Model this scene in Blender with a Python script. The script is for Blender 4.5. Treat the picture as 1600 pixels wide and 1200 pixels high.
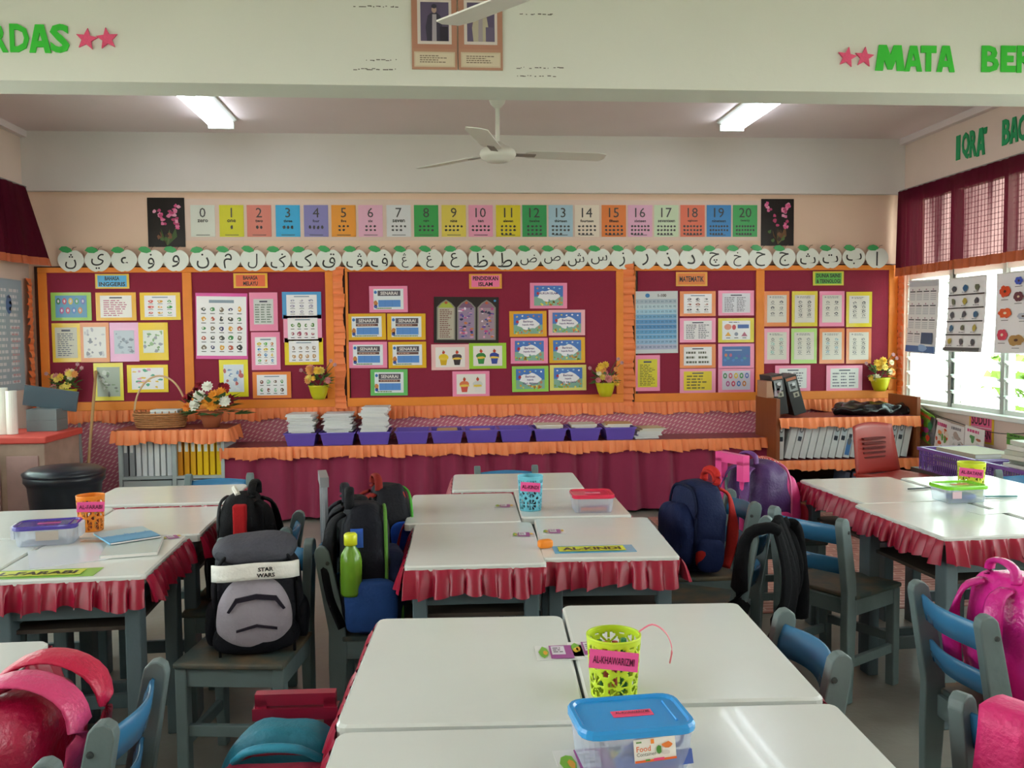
import bpy, bmesh, math, random
from math import sin, cos, pi, radians, atan2, hypot
from mathutils import Vector, Matrix, noise
rnd = random.Random(7)
SC = bpy.context.scene
COL = SC.collection
for o in list(bpy.data.objects): bpy.data.objects.remove(o)

# ------------------------------------------------------------------ camera
F, H = 1380.0, 1.38
_y, _p, _r = radians(4.76), radians(3.2), radians(-0.54)
_fw = Vector((sin(_y)*cos(_p), cos(_y)*cos(_p), -sin(_p)))
_rt = Vector((cos(_y), -sin(_y), 0)); _up = _rt.cross(_fw)
RT = _rt*cos(_r)+_up*sin(_r); UP = _up*cos(_r)-_rt*sin(_r); FW = _fw
cd = bpy.data.cameras.new('camera'); cam = bpy.data.objects.new('camera', cd); COL.objects.link(cam)
m = Matrix((RT, UP, -FW)).transposed().to_4x4(); m.translation = (0, 0, H); cam.matrix_world = m
cd.sensor_width = 36; cd.lens = F/1600*36; cd.clip_start = .05; cd.clip_end = 200
SC.camera = cam

def lin(c):
    return tuple(((x+.055)/1.055)**2.4 if x > .04045 else x/12.92 for x in c[:3])+(1,)
def hx(h):
    return (int(h[0:2], 16)/255, int(h[2:4], 16)/255, int(h[4:6], 16)/255)
# ------------------------------------------------------------------ daylight and exposure
wd = bpy.data.worlds.new('sky'); SC.world = wd; wd.use_nodes = True
wn = wd.node_tree; bg = wn.nodes['Background']
_tc = wn.nodes.new('ShaderNodeTexCoord'); _sp = wn.nodes.new('ShaderNodeSeparateXYZ'); _cr = wn.nodes.new('ShaderNodeValToRGB')
wn.links.new(_tc.outputs['Generated'], _sp.inputs[0]); wn.links.new(_sp.outputs['Z'], _cr.inputs[0]); wn.links.new(_cr.outputs[0], bg.inputs[0])
_cr.color_ramp.elements[0].color = (1, .985, .94, 1); _cr.color_ramp.elements[1].color = (.80, .90, 1, 1)
bg.inputs[1].default_value = 7.5
SC.view_settings.view_transform = 'Standard'; SC.view_settings.look = 'None'
SC.view_settings.gamma = 1; SC.view_settings.use_curve_mapping = False
SC.view_settings.exposure = 0.42
TUBE = 9.0

# ------------------------------------------------------------------ helpers
def ray(px, py): return RT*((px-800)/F)+UP*((600-py)/F)+FW
def on_z(px, py, z): d = ray(px, py); t = (z-H)/d.z; return Vector((d.x*t, d.y*t, z))
def on_y(px, py, y): d = ray(px, py); t = y/d.y; return Vector((d.x*t, y, H+d.z*t))
def on_x(px, py, x): d = ray(px, py); t = x/d.x; return Vector((x, d.y*t, H+d.z*t))

MATS = {}
def mat(name, col, rough=.6, var=.0, scale=8, bump=0, bscale=60, metal=0, spec=.5, trans=0, alpha=1, coat=0, emit=0, sheen=0, stretch=None):
    if name in MATS: return MATS[name]
    M = bpy.data.materials.new(name); M.use_nodes = True; n = M.node_tree; b = n.nodes['Principled BSDF']
    c = lin(hx(col) if isinstance(col, str) else col)
    b.inputs['Base Color'].default_value = c; b.inputs['Roughness'].default_value = rough
    b.inputs['Metallic'].default_value = metal; b.inputs['Specular IOR Level'].default_value = spec
    b.inputs['Transmission Weight'].default_value = trans; b.inputs['Alpha'].default_value = alpha
    b.inputs['Coat Weight'].default_value = coat; b.inputs['Sheen Weight'].default_value = sheen
    if False: pass
    if emit:
        b.inputs['Emission Color'].default_value = c; b.inputs['Emission Strength'].default_value = emit
    tc = n.nodes.new('ShaderNodeTexCoord'); src = tc.outputs['Object']
    if stretch:
        mp = n.nodes.new('ShaderNodeMapping'); mp.inputs['Scale'].default_value = stretch; n.links.new(src, mp.inputs[0]); src = mp.outputs[0]
    if var:
        t = n.nodes.new('ShaderNodeTexNoise'); t.inputs['Scale'].default_value = scale; t.inputs['Detail'].default_value = 5
        n.links.new(src, t.inputs['Vector'])
        mx = n.nodes.new('ShaderNodeMix'); mx.data_type = 'RGBA'
        mx.inputs[6].default_value = tuple(x*(1-var) for x in c[:3])+(1,); mx.inputs[7].default_value = tuple(min(1, x*(1+var*.8)) for x in c[:3])+(1,)
        n.links.new(t.outputs['Fac'], mx.inputs[0]); n.links.new(mx.outputs[2], b.inputs['Base Color'])
    if bump:
        t2 = n.nodes.new('ShaderNodeTexNoise'); t2.inputs['Scale'].default_value = bscale; t2.inputs['Detail'].default_value = 3
        n.links.new(src, t2.inputs['Vector'])
        bp = n.nodes.new('ShaderNodeBump'); bp.inputs['Strength'].default_value = bump; bp.inputs['Distance'].default_value = .01
        n.links.new(t2.outputs['Fac'], bp.inputs['Height']); n.links.new(bp.outputs[0], b.inputs['Normal'])
    MATS[name] = M; return M
def paint(col, rough=.55, **k): return mat('paint_'+col+('_%d' % int(rough*100)), col, rough, **k)
def print_mat():
    if 'print' in MATS: return MATS['print']
    M = mat('print', 'ffffff', .3); n = M.node_tree; a = n.nodes.new('ShaderNodeVertexColor'); a.layer_name = 'Col'
    n.links.new(a.outputs[0], n.nodes['Principled BSDF'].inputs['Base Color']); return M

def put(o, name, parent=None):
    o.name = name; COL.objects.link(o)
    if parent is not None: o.parent = parent
    return o
def tag(o, label=None, cat=None, group=None, kind=None):
    if label: o['label'] = label
    if cat: o['category'] = cat
    if group: o['group'] = group
    if kind: o['kind'] = kind
    return o
def empty(name, loc, rz=0, label=None, cat=None, group=None):
    o = bpy.data.objects.new(name, None); o.empty_display_size = .1; COL.objects.link(o); o.location = loc; o.rotation_euler = (0, 0, rz)
    return tag(o, label, cat, group)
KIDS = {}
class MB:
    def __init__(s): s.v = []; s.f = []; s.c = []
    def add(s, vs, fs, M=None, col=None):
        k = len(s.v)
        for p in vs:
            p = Vector(p); s.v.append(M @ p if M is not None else p)
        for f in fs: s.f.append([i+k for i in f]); s.c.append(col)
        return s
    def box(s, x0, x1, y0, y1, z0, z1, M=None, col=None):
        vs = [(x, y, z) for x in (x0, x1) for y in (y0, y1) for z in (z0, z1)]
        return s.add(vs, [(0, 1, 3, 2), (4, 6, 7, 5), (0, 4, 5, 1), (2, 3, 7, 6), (0, 2, 6, 4), (1, 5, 7, 3)], M, col)
    def prism(s, pts, y0, y1, M=None, col=None):      # 2-D outline in x,z pushed along y
        n = len(pts); vs = [(p[0], y0, p[1]) for p in pts]+[(p[0], y1, p[1]) for p in pts]
        fs = [list(range(n)), list(range(2*n-1, n-1, -1))]+[(i, i+n, (i+1) % n+n, (i+1) % n) for i in range(n)]
        return s.add(vs, fs, M, col)
    def lathe(s, prof, n=24, c=(0, 0, 0), M=None, cap=True, col=None, a0=0):
        vs = []; fs = []
        for r, z in prof:
            for i in range(n): a = 2*pi*i/n+a0; vs.append((c[0]+r*cos(a), c[1]+r*sin(a), c[2]+z))
        for j in range(len(prof)-1):
            for i in range(n): k = (i+1) % n; fs.append((j*n+i, j*n+k, (j+1)*n+k, (j+1)*n+i))
        if cap: fs.append(list(range(n-1, -1, -1))); fs.append([(len(prof)-1)*n+i for i in range(n)])
        return s.add(vs, fs, M, col)
    def tube(s, pts, r, n=8, M=None, flat=None, col=None):
        pts = [Vector(p) for p in pts]
        if 4 <= len(pts) <= 9:                       # round the run of a short hand-placed path
            Q = []; rr0 = list(r) if isinstance(r, (list, tuple)) else None; R2 = []
            for i in range(len(pts)-1):
                a, b, c, d = pts[max(i-1, 0)], pts[i], pts[i+1], pts[min(i+2, len(pts)-1)]
                for k in range(4):
                    t = k/4; Q.append(.5*((2*b)+(c-a)*t+(2*a-5*b+4*c-d)*t*t+(3*b-a-3*c+d)*t*t*t))
                    if rr0: R2.append(rr0[i]*(1-t)+rr0[i+1]*t)
            Q.append(pts[-1]); pts = Q
            if rr0: r = R2+[rr0[-1]]
        vs = []; fs = []; L = len(pts)
        up = Vector((0, 0, 1))
        for i, p in enumerate(pts):
            t = (pts[min(i+1, L-1)]-pts[max(i-1, 0)]).normalized()
            a = t.cross(up)
            if a.length < .05: a = t.cross(Vector((1, 0, 0)))
            a.normalize(); b = a.cross(t).normalized()
            rr = r[i] if isinstance(r, (list, tuple)) else r
            ra, rb = (rr, rr) if flat is None else (rr*flat[0], rr*flat[1])
            for k in range(n): w = 2*pi*k/n; vs.append(p+a*cos(w)*ra+b*sin(w)*rb)
        for j in range(L-1):
            for k in range(n): q = (k+1) % n; fs.append((j*n+k, j*n+q, (j+1)*n+q, (j+1)*n+k))
        fs.append(list(range(n-1, -1, -1))); fs.append([(L-1)*n+k for k in range(n)])
        return s.add(vs, fs, M, col)
    def grid(s, fn, nu, nv, M=None, col=None):
        vs = [fn(i/nu, j/nv) for j in range(nv+1) for i in range(nu+1)]
        fs = [(j*(nu+1)+i, j*(nu+1)+i+1, (j+1)*(nu+1)+i+1, (j+1)*(nu+1)+i) for j in range(nv) for i in range(nu)]
        return s.add(vs, fs, M, col)
    def sbox(s, w, d, h, e=4.0, n=12, c=(0, 0, 0), M=None, crumple=0, seed=0, taper=0, eh=None, col=None):
        # rounded (superellipsoid) block, base at c
        vs = []; fs = []; idx = {}
        eh = eh or e
        def pt(x, y, z):
            # blend of cube to rounded cube
            l = (abs(x)**e+abs(y)**e+abs(z)**eh)**(1/e)
            x, y, z = x/l, y/l, z/l
            q = Vector((x*w/2, y*d/2, z*h/2+h/2))
            if taper: k = 1-taper*max(0, q.z/h)**2; q.x *= k; q.y *= k
            if crumple:
                nn = noise.noise_vector(q*14+Vector((seed, seed*2, 0))); q += nn*crumple
            return q+Vector(c)
        def key(x, y, z):
            k = (round(x, 4), round(y, 4), round(z, 4))
            if k not in idx: idx[k] = len(vs); vs.append(pt(x, y, z))
            return idx[k]
        g = [2*i/n-1 for i in range(n+1)]
        for ax in range(3):
            for sg in (-1, 1):
                for i in range(n):
                    for j in range(n):
                        q = []
                        for (a, b) in ((g[i], g[j]), (g[i+1], g[j]), (g[i+1], g[j+1]), (g[i], g[j+1])):
                            p = [a, b]; p.insert(ax, sg); q.append(key(*p))
                        if (sg == 1) == (ax != 1): fs.append(q)
                        else: fs.append(q[::-1])
        return s.add(vs, fs, M, col)
    def mesh(s, name, mt, smooth=False, bevel=0, seg=2, weld=False):
        me = bpy.data.meshes.new(name); me.from_pydata([tuple(p) for p in s.v], [], s.f)
        if any(c is not None for c in s.c):
            at = me.color_attributes.new('Col', 'FLOAT_COLOR', 'CORNER'); k = 0; buf = []
            for f, c in zip(s.f, s.c):
                cc = lin(hx(c) if isinstance(c, str) else (c or (1, 1, 1))); buf += list(cc)*len(f)
            at.data.foreach_set('color', buf)
        if bevel or weld:
            bm = bmesh.new(); bm.from_mesh(me)
            if weld: bmesh.ops.remove_doubles(bm, verts=bm.verts, dist=1e-5)
            if bevel: bmesh.ops.bevel(bm, geom=list(bm.edges), offset=bevel, segments=seg, affect='EDGES', profile=.5)
            bm.to_mesh(me); bm.free()
        if smooth: me.polygons.foreach_set('use_smooth', [True]*len(me.polygons))
        if mt: me.materials.append(mt)
        me.update(); return me
    def build(s, name, mt, parent=None, smooth=False, bevel=0, seg=2, solid=0, loc=None, rot=None, weld=False):
        o = bpy.data.objects.new(name, s.mesh(name, mt, smooth, bevel, seg, weld)); put(o, name, parent)
        if solid:
            md = o.modifiers.new('thickness', 'SOLIDIFY'); md.thickness = solid; md.offset = 0
        if loc is not None: o.location = loc
        if rot is not None: o.rotation_euler = rot
        return o
def clone(root, loc=None, rz=None, label=None, group=None):
    def cp(o, par):
        c = o.copy(); COL.objects.link(c)
        if par is not None: c.parent = par
        for ch in CH.get(o.name, []): cp(ch, c)
        return c
    CH = {}
    for a in root.children:
        CH.setdefault(root.name, []).append(a)
        for b in a.children: CH.setdefault(a.name, []).append(b)
    c = cp(root, None)
    if loc is not None: c.location = loc
    if rz is not None: c.rotation_euler = (0, 0, rz)
    if label: c['label'] = label
    if group: c['group'] = group
    return c
ORD = ['first', 'second', 'third', 'fourth', 'fifth', 'sixth', 'seventh', 'eighth', 'ninth', 'tenth', 'eleventh', 'twelfth', 'thirteenth', 'fourteenth', 'fifteenth', 'sixteenth', 'seventeenth', 'eighteenth', 'nineteenth', 'twentieth']

TX = {}
def text_geo(s, bold=0.0, ext=0):
    k = (s, bold, ext)
    if k in TX: return TX[k]
    c = bpy.data.curves.new('t', 'FONT'); c.body = s; c.resolution_u = 2; c.offset = bold; c.extrude = ext
    o = bpy.data.objects.new('t', c); me = o.to_mesh()
    vs = [v.co.copy() for v in me.vertices]; fs = [list(p.vertices) for p in me.polygons]; o.to_mesh_clear()
    bpy.data.objects.remove(o); bpy.data.curves.remove(c)
    x0 = min(v.x for v in vs); x1 = max(v.x for v in vs); y0 = min(v.y for v in vs); y1 = max(v.y for v in vs)
    TX[k] = (vs, fs, x0, x1, y0, y1); return TX[k]

class Sheet:
    """flat print, drawn in local x,z, facing -y; every level sits a hair in front of the one below"""
    def __init__(s, w, h, base=None, y=0): s.w = w; s.h = h; s.m = MB(); s.y = y; (base and s.rect(0, 0, 1, 1, base, 0))
    def P(s, u, v, l): return ((u-.5)*s.w, s.y-.0012-.0005*l, (v-.5)*s.h)
    def rect(s, u0, v0, u1, v1, col, l=1):
        s.m.add([s.P(u0, v0, l), s.P(u1, v0, l), s.P(u1, v1, l), s.P(u0, v1, l)], [(0, 1, 2, 3)], None, col); return s
    def poly(s, pts, col, l=1): s.m.add([s.P(u, v, l) for u, v in pts], [list(range(len(pts)))], None, col); return s
    def ell(s, u, v, ru, rv, col, l=1, n=12, wob=0):
        return s.poly([(u+ru*cos(2*pi*i/n)*(1+wob*rnd.uniform(-1, 1)), v+rv*sin(2*pi*i/n)*(1+wob*rnd.uniform(-1, 1))) for i in range(n)], col, l)
    def text(s, t, u, v, hh, col, l=2, bold=.012, fitw=None):
        vs, fs, x0, x1, y0, y1 = text_geo(t, bold); k = hh*s.h/(y1-y0); kx = k
        if fitw and (x1-x0)*k > fitw*s.w: kx = fitw*s.w/(x1-x0)
        if fitw and fitw < 0: kx = -fitw*s.w/(x1-x0)
        cx, cy = (x0+x1)/2, (y0+y1)/2
        X, Y, Z = s.P(u, v, l)
        s.m.add([(X+(p.x-cx)*kx, Y, Z+(p.y-cy)*k) for p in vs], fs, None, col); return s
    def lines(s, u0, v0, u1, v1, n, col='555566', l=2, fill=.45, cols=1, words=4):
        dv = (v1-v0)/n; du = (u1-u0)/cols
        for i in range(n):
            for c in range(cols):
                a = u0+c*du+du*.05; e = a+du*.9*rnd.uniform(.6, 1)
                while a < e:
                    w = du/words*rnd.uniform(.4, .95); b = min(a+w, e)
                    s.rect(a, v0+i*dv+dv*(.5-fill/2), b, v0+i*dv+dv*(.5+fill/2), col, l); a = b+du/words*.18
        return s
    def build(s, name, parent, **k): return s.m.build(name, print_mat(), parent, **k)

def ruffle(mb, path, drop=.09, amp=.012, wl=.035, out=None, seed=0, flare=.015, rows=4, droppath=None):
    """gathered cloth strip: path (list of points) is the sewn edge, cloth falls by drop along -z and swells outwards"""
    P = [Vector(p) for p in path]; acc = [0]
    for i in range(len(P)-1): acc.append(acc[-1]+(P[i+1]-P[i]).length)
    L = acc[-1]; n = max(4, int(L/wl*9)); rr = random.Random(seed)
    ph = [rr.uniform(0, 6) for _ in range(4)]
    D = droppath or Vector((0, 0, -1))
    def at(t):
        d = t*L; i = 0
        while i < len(P)-2 and acc[i+1] < d: i += 1
        sg = (P[i+1]-P[i]); return P[i]+sg*((d-acc[i])/max(1e-9, sg.length)), sg.normalized(), d
    def fn(u, v):
        p, t, d = at(u); o = out if out is not None else t.cross(Vector((0, 0, 1)))
        w = sin(2*pi*d/wl+1.5*sin(d*9+ph[0]))*.6+sin(2*pi*d/(wl*1.73)+ph[1]+sin(d*13+ph[2]))*.4
        k = v**.7
        q = p+o*(flare*k+amp*w*(.25+.75*k)) + D*(drop*v*(1+.10*sin(d*23+ph[3])+.06*w)) + t*(amp*.7*cos(2*pi*d/wl+ph[2])*k)
        return q
    mb.grid(fn, n, rows); return mb
# ------------------------------------------------------------------ the room
XL, XR, YB, YF, ZC = -3.12, 3.84, 7.10, -2.3, 2.95
M_wall = mat('wall cream', 'ecccb4', .75, .05, 3, .08, 30)
M_up = mat('upper wall paint', 'ddd6d0', .75, .05, 3, .08, 30)
M_beam = mat('beam paint', 'dcdfd4', .7, .04, 2.5, .08, 30)
M_ceil = mat('ceiling paint', 'e2d3d2', .85, .05, 2, .05, 30)
M_right = mat('side wall paint', 'e0c9bc', .75, .06, 3, .08, 30)
M_white = mat('white gloss paint', 'e8ebe6', .35, .05, 9)
M_alu = mat('window metal', 'd5d8d2', .45, .05, 10)

def struct(name, mb, m, parent=None, label=None, **k):
    o = mb.build(name, m, parent, **k); tag(o, label, None, None, 'structure' if parent is None else None); return o

# floor: worn cement
Mf = mat('cement floor', '8d887f', .38, .28, 3.2, .15, 25); 
struct('floor', MB().box(XL-.2, XR+.2, YF-.2, YB+.2, -.12, 0), Mf, None, 'worn grey cement classroom floor')
# wall_back with the projecting beam over it
struct('wall_back', MB().box(XL-.2, XR+.2, YB, YB+.18, 0, ZC), M_wall, None, 'cream back wall behind the notice boards')
struct('trim_1', MB().box(XL, XR, YB-.06, YB, 2.503, ZC), M_up, None, 'grey-white beam along the top of the back wall')
struct('trim_2', MB().box(XL, XR, 4.06, 4.28, 2.50, ZC), M_beam, None, 'deep white ceiling beam across the room carrying green letters')
struct('wall_front', MB().box(XL-.2, XR+.2, YF-.18, YF, 0, ZC), M_wall, None, 'cream front wall')
struct('ceiling', MB().box(XL-.2, XR+.2, YF-.2, YB+.2, ZC, ZC+.12), M_ceil, None, 'pale ceiling slab')

BAYS_R = [7.02-.63*i for i in range(5)]
def side_wall(name, x, sgn, bays, label):
    a, b = (x, x+.16) if sgn > 0 else (x-.16, x)
    mb = MB(); mb.box(a, b, YF, YB, 0, .78); mb.box(a, b, YF, YB, 2.47, ZC)
    solid = []; y = YB
    for (hi, lo) in bays:
        if y-hi > .001: mb.box(a, b, hi, y, .78, 2.47)
        y = lo
    mb.box(a, b, YF, y, .78, 2.47)
    struct(name, mb, M_right, None, label)
    # rebated cornice strip against the ceiling
    s = MB().box(x-.05 if sgn > 0 else x, x if sgn > 0 else x+.05, YF, YB-.06, ZC-.05, ZC)
    return s
BR = [(7.02, 4.50), (4.06, 1.54), (1.20, -1.32)]
BL = [(6.45, 4.56), (4.06, 1.54), (1.20, -1.32)]
cr = side_wall('wall_right', XR, 1, BR, 'cream right wall with a band of louvred windows')
struct('trim_3', cr, M_ceil, None, 'ceiling strip along the right wall')
cl = side_wall('wall_left', XL, -1, BL, 'cream left wall with a band of louvred windows')
struct('trim_4', cl, M_ceil, None, 'ceiling strip along the left wall')
struct('trim_5', MB().box(XR-.05, XR+.1, YF, 7.06, .765, .80), M_white, None, 'painted window sill along the right wall', bevel=.006)
struct('trim_6', MB().box(XL-.1, XL+.04, YF, 6.5, .765, .80), M_white, None, 'painted window sill along the left wall', bevel=.006)

def glass_mat():
    M = bpy.data.materials.new('louvre glass'); M.use_nodes = True; n = M.node_tree; n.nodes.clear()
    o = n.nodes.new('ShaderNodeOutputMaterial'); tr = n.nodes.new('ShaderNodeBsdfTransparent'); gl = n.nodes.new('ShaderNodeBsdfGlossy'); tl = n.nodes.new('ShaderNodeBsdfTranslucent')
    tr.inputs[0].default_value = (.86, .93, .90, 1); gl.inputs['Roughness'].default_value = .08; tl.inputs[0].default_value = (.8, .9, .86, 1)
    a = n.nodes.new('ShaderNodeMixShader'); b = n.nodes.new('ShaderNodeMixShader'); a.inputs[0].default_value = .3; b.inputs[0].default_value = .07
    n.links.new(tr.outputs[0], a.inputs[1]); n.links.new(tl.outputs[0], a.inputs[2]); n.links.new(a.outputs[0], b.inputs[1]); n.links.new(gl.outputs[0], b.inputs[2]); n.links.new(b.outputs[0], o.inputs[0]); return M
M_glass = glass_mat()
M_wire = mat('wire mesh', '5d5b58', .6, 0, metal=.3)
# one window bay, .63 wide along local x, opening into local +y (outside)
def make_window():
    r = empty('window_1', (0, 0, 0)); W_ = .63
    f = MB()
    for x in (0, W_-.0): f.box(x-.022, x+.022, -.01, .07, .80, 2.47)
    f.box(.022, W_-.022, 0, .06, 1.80, 1.85); f.box(.022, W_-.022, 0, .06, 2.43, 2.47); f.box(.022, W_-.022, 0, .06, .80, .83)
    f.build('frame', M_alu, r)
    ch = MB()
    for x in (.03, W_-.045): ch.box(x, x+.015, .005, .05, .83, 1.80)
    ch.build('louvre_channel', M_alu, r)
    pm = MB().box(.046, W_-.046, -.072, .072, -.003, .003).mesh('louvre_pane', M_glass)
    cm = MB().box(.030, .050, -.05, .05, -.009, .004).box(W_-.050, W_-.030, -.05, .05, -.009, .004).mesh('pane_clip', M_alu)
    for i in range(8):
        for nm, me in (('louvre_pane', pm), ('pane_clip', cm)):
            o = put(bpy.data.objects.new(nm, me), nm, r); o.location = (0, .03, .895+.118*i); o.rotation_euler = (radians(-32), 0, 0)
    g = MB()
    for i in range(1, 15): x = .022+(W_-.044)*i/15; g.box(x-.0014, x+.0014, .028, .031, 1.85, 2.43)
    for i in range(1, 15): z = 1.85+.58*i/15; g.box(.022, W_-.022, .031, .034, z-.0014, z+.0014)
    g.build('wire_grille', M_wire, r)
    return r
w0 = make_window(); w0['kind'] = 'structure'; wi = 0
def bays(x, sgn, spans, side):
    global wi
    for hi, lo in spans:
        n = round((hi-lo)/.63)
        for i in range(n):
            y = hi-.63*i
            if wi == 0: o = w0
            else: o = clone(w0)
            wi += 1; o.name = 'window_%d' % wi; o['kind'] = 'structure'
            o['label'] = 'louvred window bay, number %d from the back on the %s wall' % (wi if side == 'right' else wi-12, side)
            if sgn > 0: o.location = (x+.03, y, 0); o.rotation_euler = (0, 0, -pi/2)
            else: o.location = (x-.03, y-.63, 0); o.rotation_euler = (0, 0, pi/2)
bays(XR, 1, BR, 'right'); bays(XL, -1, BL, 'left')

# outside
Mg = mat('lawn', '6f8548', .9, .35, 2.5)
struct('ground', MB().box(-16, XL-3.2, -12, 20, -.4, -.3).box(XR+3.2, 20, -12, 20, -.4, -.3), Mg, None, 'lawn outside the windows')
struct('bounce_paving', MB().box(XL-3.2, XL-.21, -12, 20, -.4, -.29).box(XR+.21, XR+3.2, -12, 20, -.4, -.29), mat('pale concrete paving', 'd6d0c4', .9, .1, 2), None, 'added pale concrete paving outside the windows, bouncing daylight indoors')  # unseen pale apron, added to bounce daylight up to the ceiling
Ml = mat('shrub leaves', '6f9a38', .7, .4, 12)
def shrub(x, y, s, lab):
    r = empty('garden_shrub', (x, y, -.3), 0, lab, 'shrub', 'shrubs outside the windows')
    MB().tube([(0, 0, 0), (.03, 0, .5*s), (0, .04, .9*s)], .04*s).build('trunk', paint('6a5038', .8), r)
    mb = MB(); rr = random.Random(int(x*10+y*7))
    for i in range(500):
        a = rr.uniform(0, 2*pi); t = rr.uniform(-1, 1); q = rr.uniform(.45, 1)**.5*.62*s
        p = Vector((cos(a)*math.sqrt(1-t*t), sin(a)*math.sqrt(1-t*t), t))*q; p.z = p.z*.9+.95*s
        M = Matrix.Translation(p) @ Matrix.Rotation(rr.uniform(0, 6), 4, 'Z') @ Matrix.Rotation(rr.uniform(-1.2, 1.2), 4, 'X'); l = .11*s
        mb.add([(-l*.4, 0, 0), (0, l, .02), (l*.4, 0, 0), (0, -l, 0)], [(0, 1, 2, 3)], M)
    f = mb.build('foliage', Ml, r); tag(f, None, None, None, 'stuff')
shrub(6.4, 6.9, 1.0, 'green shrub outside the second window bay of the right wall')
shrub(6.9, 9.2, 1.3, 'broad green shrub outside the rearmost right window')
shrub(6.1, 5.4, .9, 'low green shrub outside the third right window bay')
shrub(-6.5, 6.0, 1.2, 'green shrub outside the left windows')

# pink patterned vinyl on the low back wall
def lozenge():
    M = mat('pink patterned vinyl', 'c98a92', .4); n = M.node_tree; b = n.nodes['Principled BSDF']
    tc = n.nodes.new('ShaderNodeTexCoord'); f = []
    for a, sc in ((28, 40), (-28, 40)):
        mp = n.nodes.new('ShaderNodeMapping'); mp.inputs['Rotation'].default_value = (0, radians(a), 0); n.links.new(tc.outputs['Object'], mp.inputs[0])
        wv = n.nodes.new('ShaderNodeTexWave'); wv.bands_direction = 'Z' if a > 0 else 'X'; wv.inputs['Scale'].default_value = 15 if a > 0 else 10; wv.inputs['Distortion'].default_value = .6
        n.links.new(mp.outputs[0], wv.inputs['Vector']); f.append(wv)
    mt = n.nodes.new('ShaderNodeMath'); mt.operation = 'MULTIPLY'; n.links.new(f[0].outputs['Fac'], mt.inputs[0]); n.links.new(f[1].outputs['Fac'], mt.inputs[1])
    cr = n.nodes.new('ShaderNodeValToRGB'); cr.color_ramp.elements[0].position = .25; cr.color_ramp.elements[0].color = lin(hx('cf7088')); cr.color_ramp.elements[1].position = .8; cr.color_ramp.elements[1].color = lin(hx('efc9c8'))
    n.links.new(mt.outputs[0], cr.inputs[0]); n.links.new(cr.outputs[0], b.inputs['Base Color']); return M
M_loz = lozenge()
struct('trim_7', MB().box(XL+.01, 3.80, YB-.012, YB, 0, .80), M_loz, None, 'pink patterned vinyl covering the low part of the back wall')
# patterned mat under the right-hand desks
def matm():
    M = mat('reddish floor vinyl', 'a97068', .45); n = M.node_tree; b = n.nodes['Principled BSDF']
    tc = n.nodes.new('ShaderNodeTexCoord'); br = n.nodes.new('ShaderNodeTexBrick'); br.inputs['Scale'].default_value = 1
    br.inputs['Brick Width'].default_value = .16; br.inputs['Row Height'].default_value = .045; br.inputs['Mortar Size'].default_value = .006
    br.inputs['Color1'].default_value = lin(hx('b57b70')); br.inputs['Color2'].default_value = lin(hx('94554e')); br.inputs['Mortar'].default_value = lin(hx('c9a79a'))
    n.links.new(tc.outputs['Object'], br.inputs['Vector']); n.links.new(br.outputs['Color'], b.inputs['Base Color']); return M
o = MB().box(1.55, 3.78, 4.15, 6.45, .001, .005).build('floor_mat', matm()); tag(o, 'reddish brick-patterned vinyl mat on the floor under the right-hand desks', 'mat')

# ------------------------------------------------------------------ lamps
def tube_mat():
    return mat('lit tube', 'eef7ff', .4, emit=TUBE)
def lamp(x, y, label):
    r = empty('ceiling_light', (x, y, ZC), 0, label, 'ceiling light', 'twin-tube ceiling lights')
    MB().prism([(-.11, 0), (-.11, -.012), (-.05, -.045), (.05, -.045), (.11, -.012), (.11, 0)], -.62, .62).build('housing', M_white, r)
    for a, b in ((-.62, -.595), (.595, .62)): MB().box(-.09, .09, a, b, -.075, -.03).build('end_cap', M_white, r)
    for s in (-1, 1):
        M = Matrix.Translation((s*.058, 0, -.058)) @ Matrix.Rotation(pi/2, 4, 'X')
        MB().lathe([(.015, -.594), (.015, .594)], 12, M=M).build('tube', tube_mat(), r, smooth=False)
lamp(-1.53, 5.98, 'lit twin-tube fluorescent light on the ceiling, left of the fan behind the beam')
lamp(2.20, 5.90, 'lit twin-tube fluorescent light on the ceiling, right of the fan behind the beam')
for x, y, q in ((-1.5, .8, 'left'), (2.2, .8, 'right'), (.4, -1.4, 'rearmost')): lamp(x, y, 'lit twin-tube fluorescent light on the ceiling above the camera, %s one' % q)

# ------------------------------------------------------------------ fans
def fan(x, y, z, angs, R_, label):
    r = empty('ceiling_fan', (x, y, ZC), 0, label, 'fan'); Mw = mat('fan enamel', 'dedbd2', .4, .04); d = z-ZC
    MB().lathe([(.03, 0), (.03, -.10), (.078, -.11), (.074, -.16), (.04, -.26), (.016, -.285)], 20).build('canopy', Mw, r, smooth=True)
    MB().lathe([(.012, -.12), (.012, d+.06)], 10).build('rod', Mw, r)
    MB().lathe([(.025, d+.075), (.04, d+.06), (.07, d+.045), (.098, d+.028), (.105, d+.005), (.095, d-.016), (.068, d-.028), (.064, d-.034), (.02, d-.038)], 28).build('motor_housing', Mw, r, smooth=True)
    for a in angs:
        M = Matrix.Translation((0, 0, d+.012)) @ Matrix.Rotation(radians(a), 4, 'Z') @ Matrix.Rotation(radians(-9), 4, 'X')
        pts = [(.16, -.045), (.19, -.06), (R_-.06, -.066), (R_-.005, -.05), (R_, .02), (R_-.02, .06), (.19, .055), (.16, .04)]
        mb = MB(); n = len(pts); vs = [(p[0], p[1], .0025) for p in pts]+[(p[0], p[1], -.0025) for p in pts]
        mb.add(vs, [list(range(n)), list(range(2*n-1, n-1, -1))]+[(i, i+n, (i+1) % n+n, (i+1) % n) for i in range(n)], M)
        b = mb.build('blade', Mw, r)
        MB().box(.10, .22, -.02, .02, -.008, -.003, M=M).build('blade_bracket', mat('fan bracket', '8a8078', .5), b)
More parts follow.
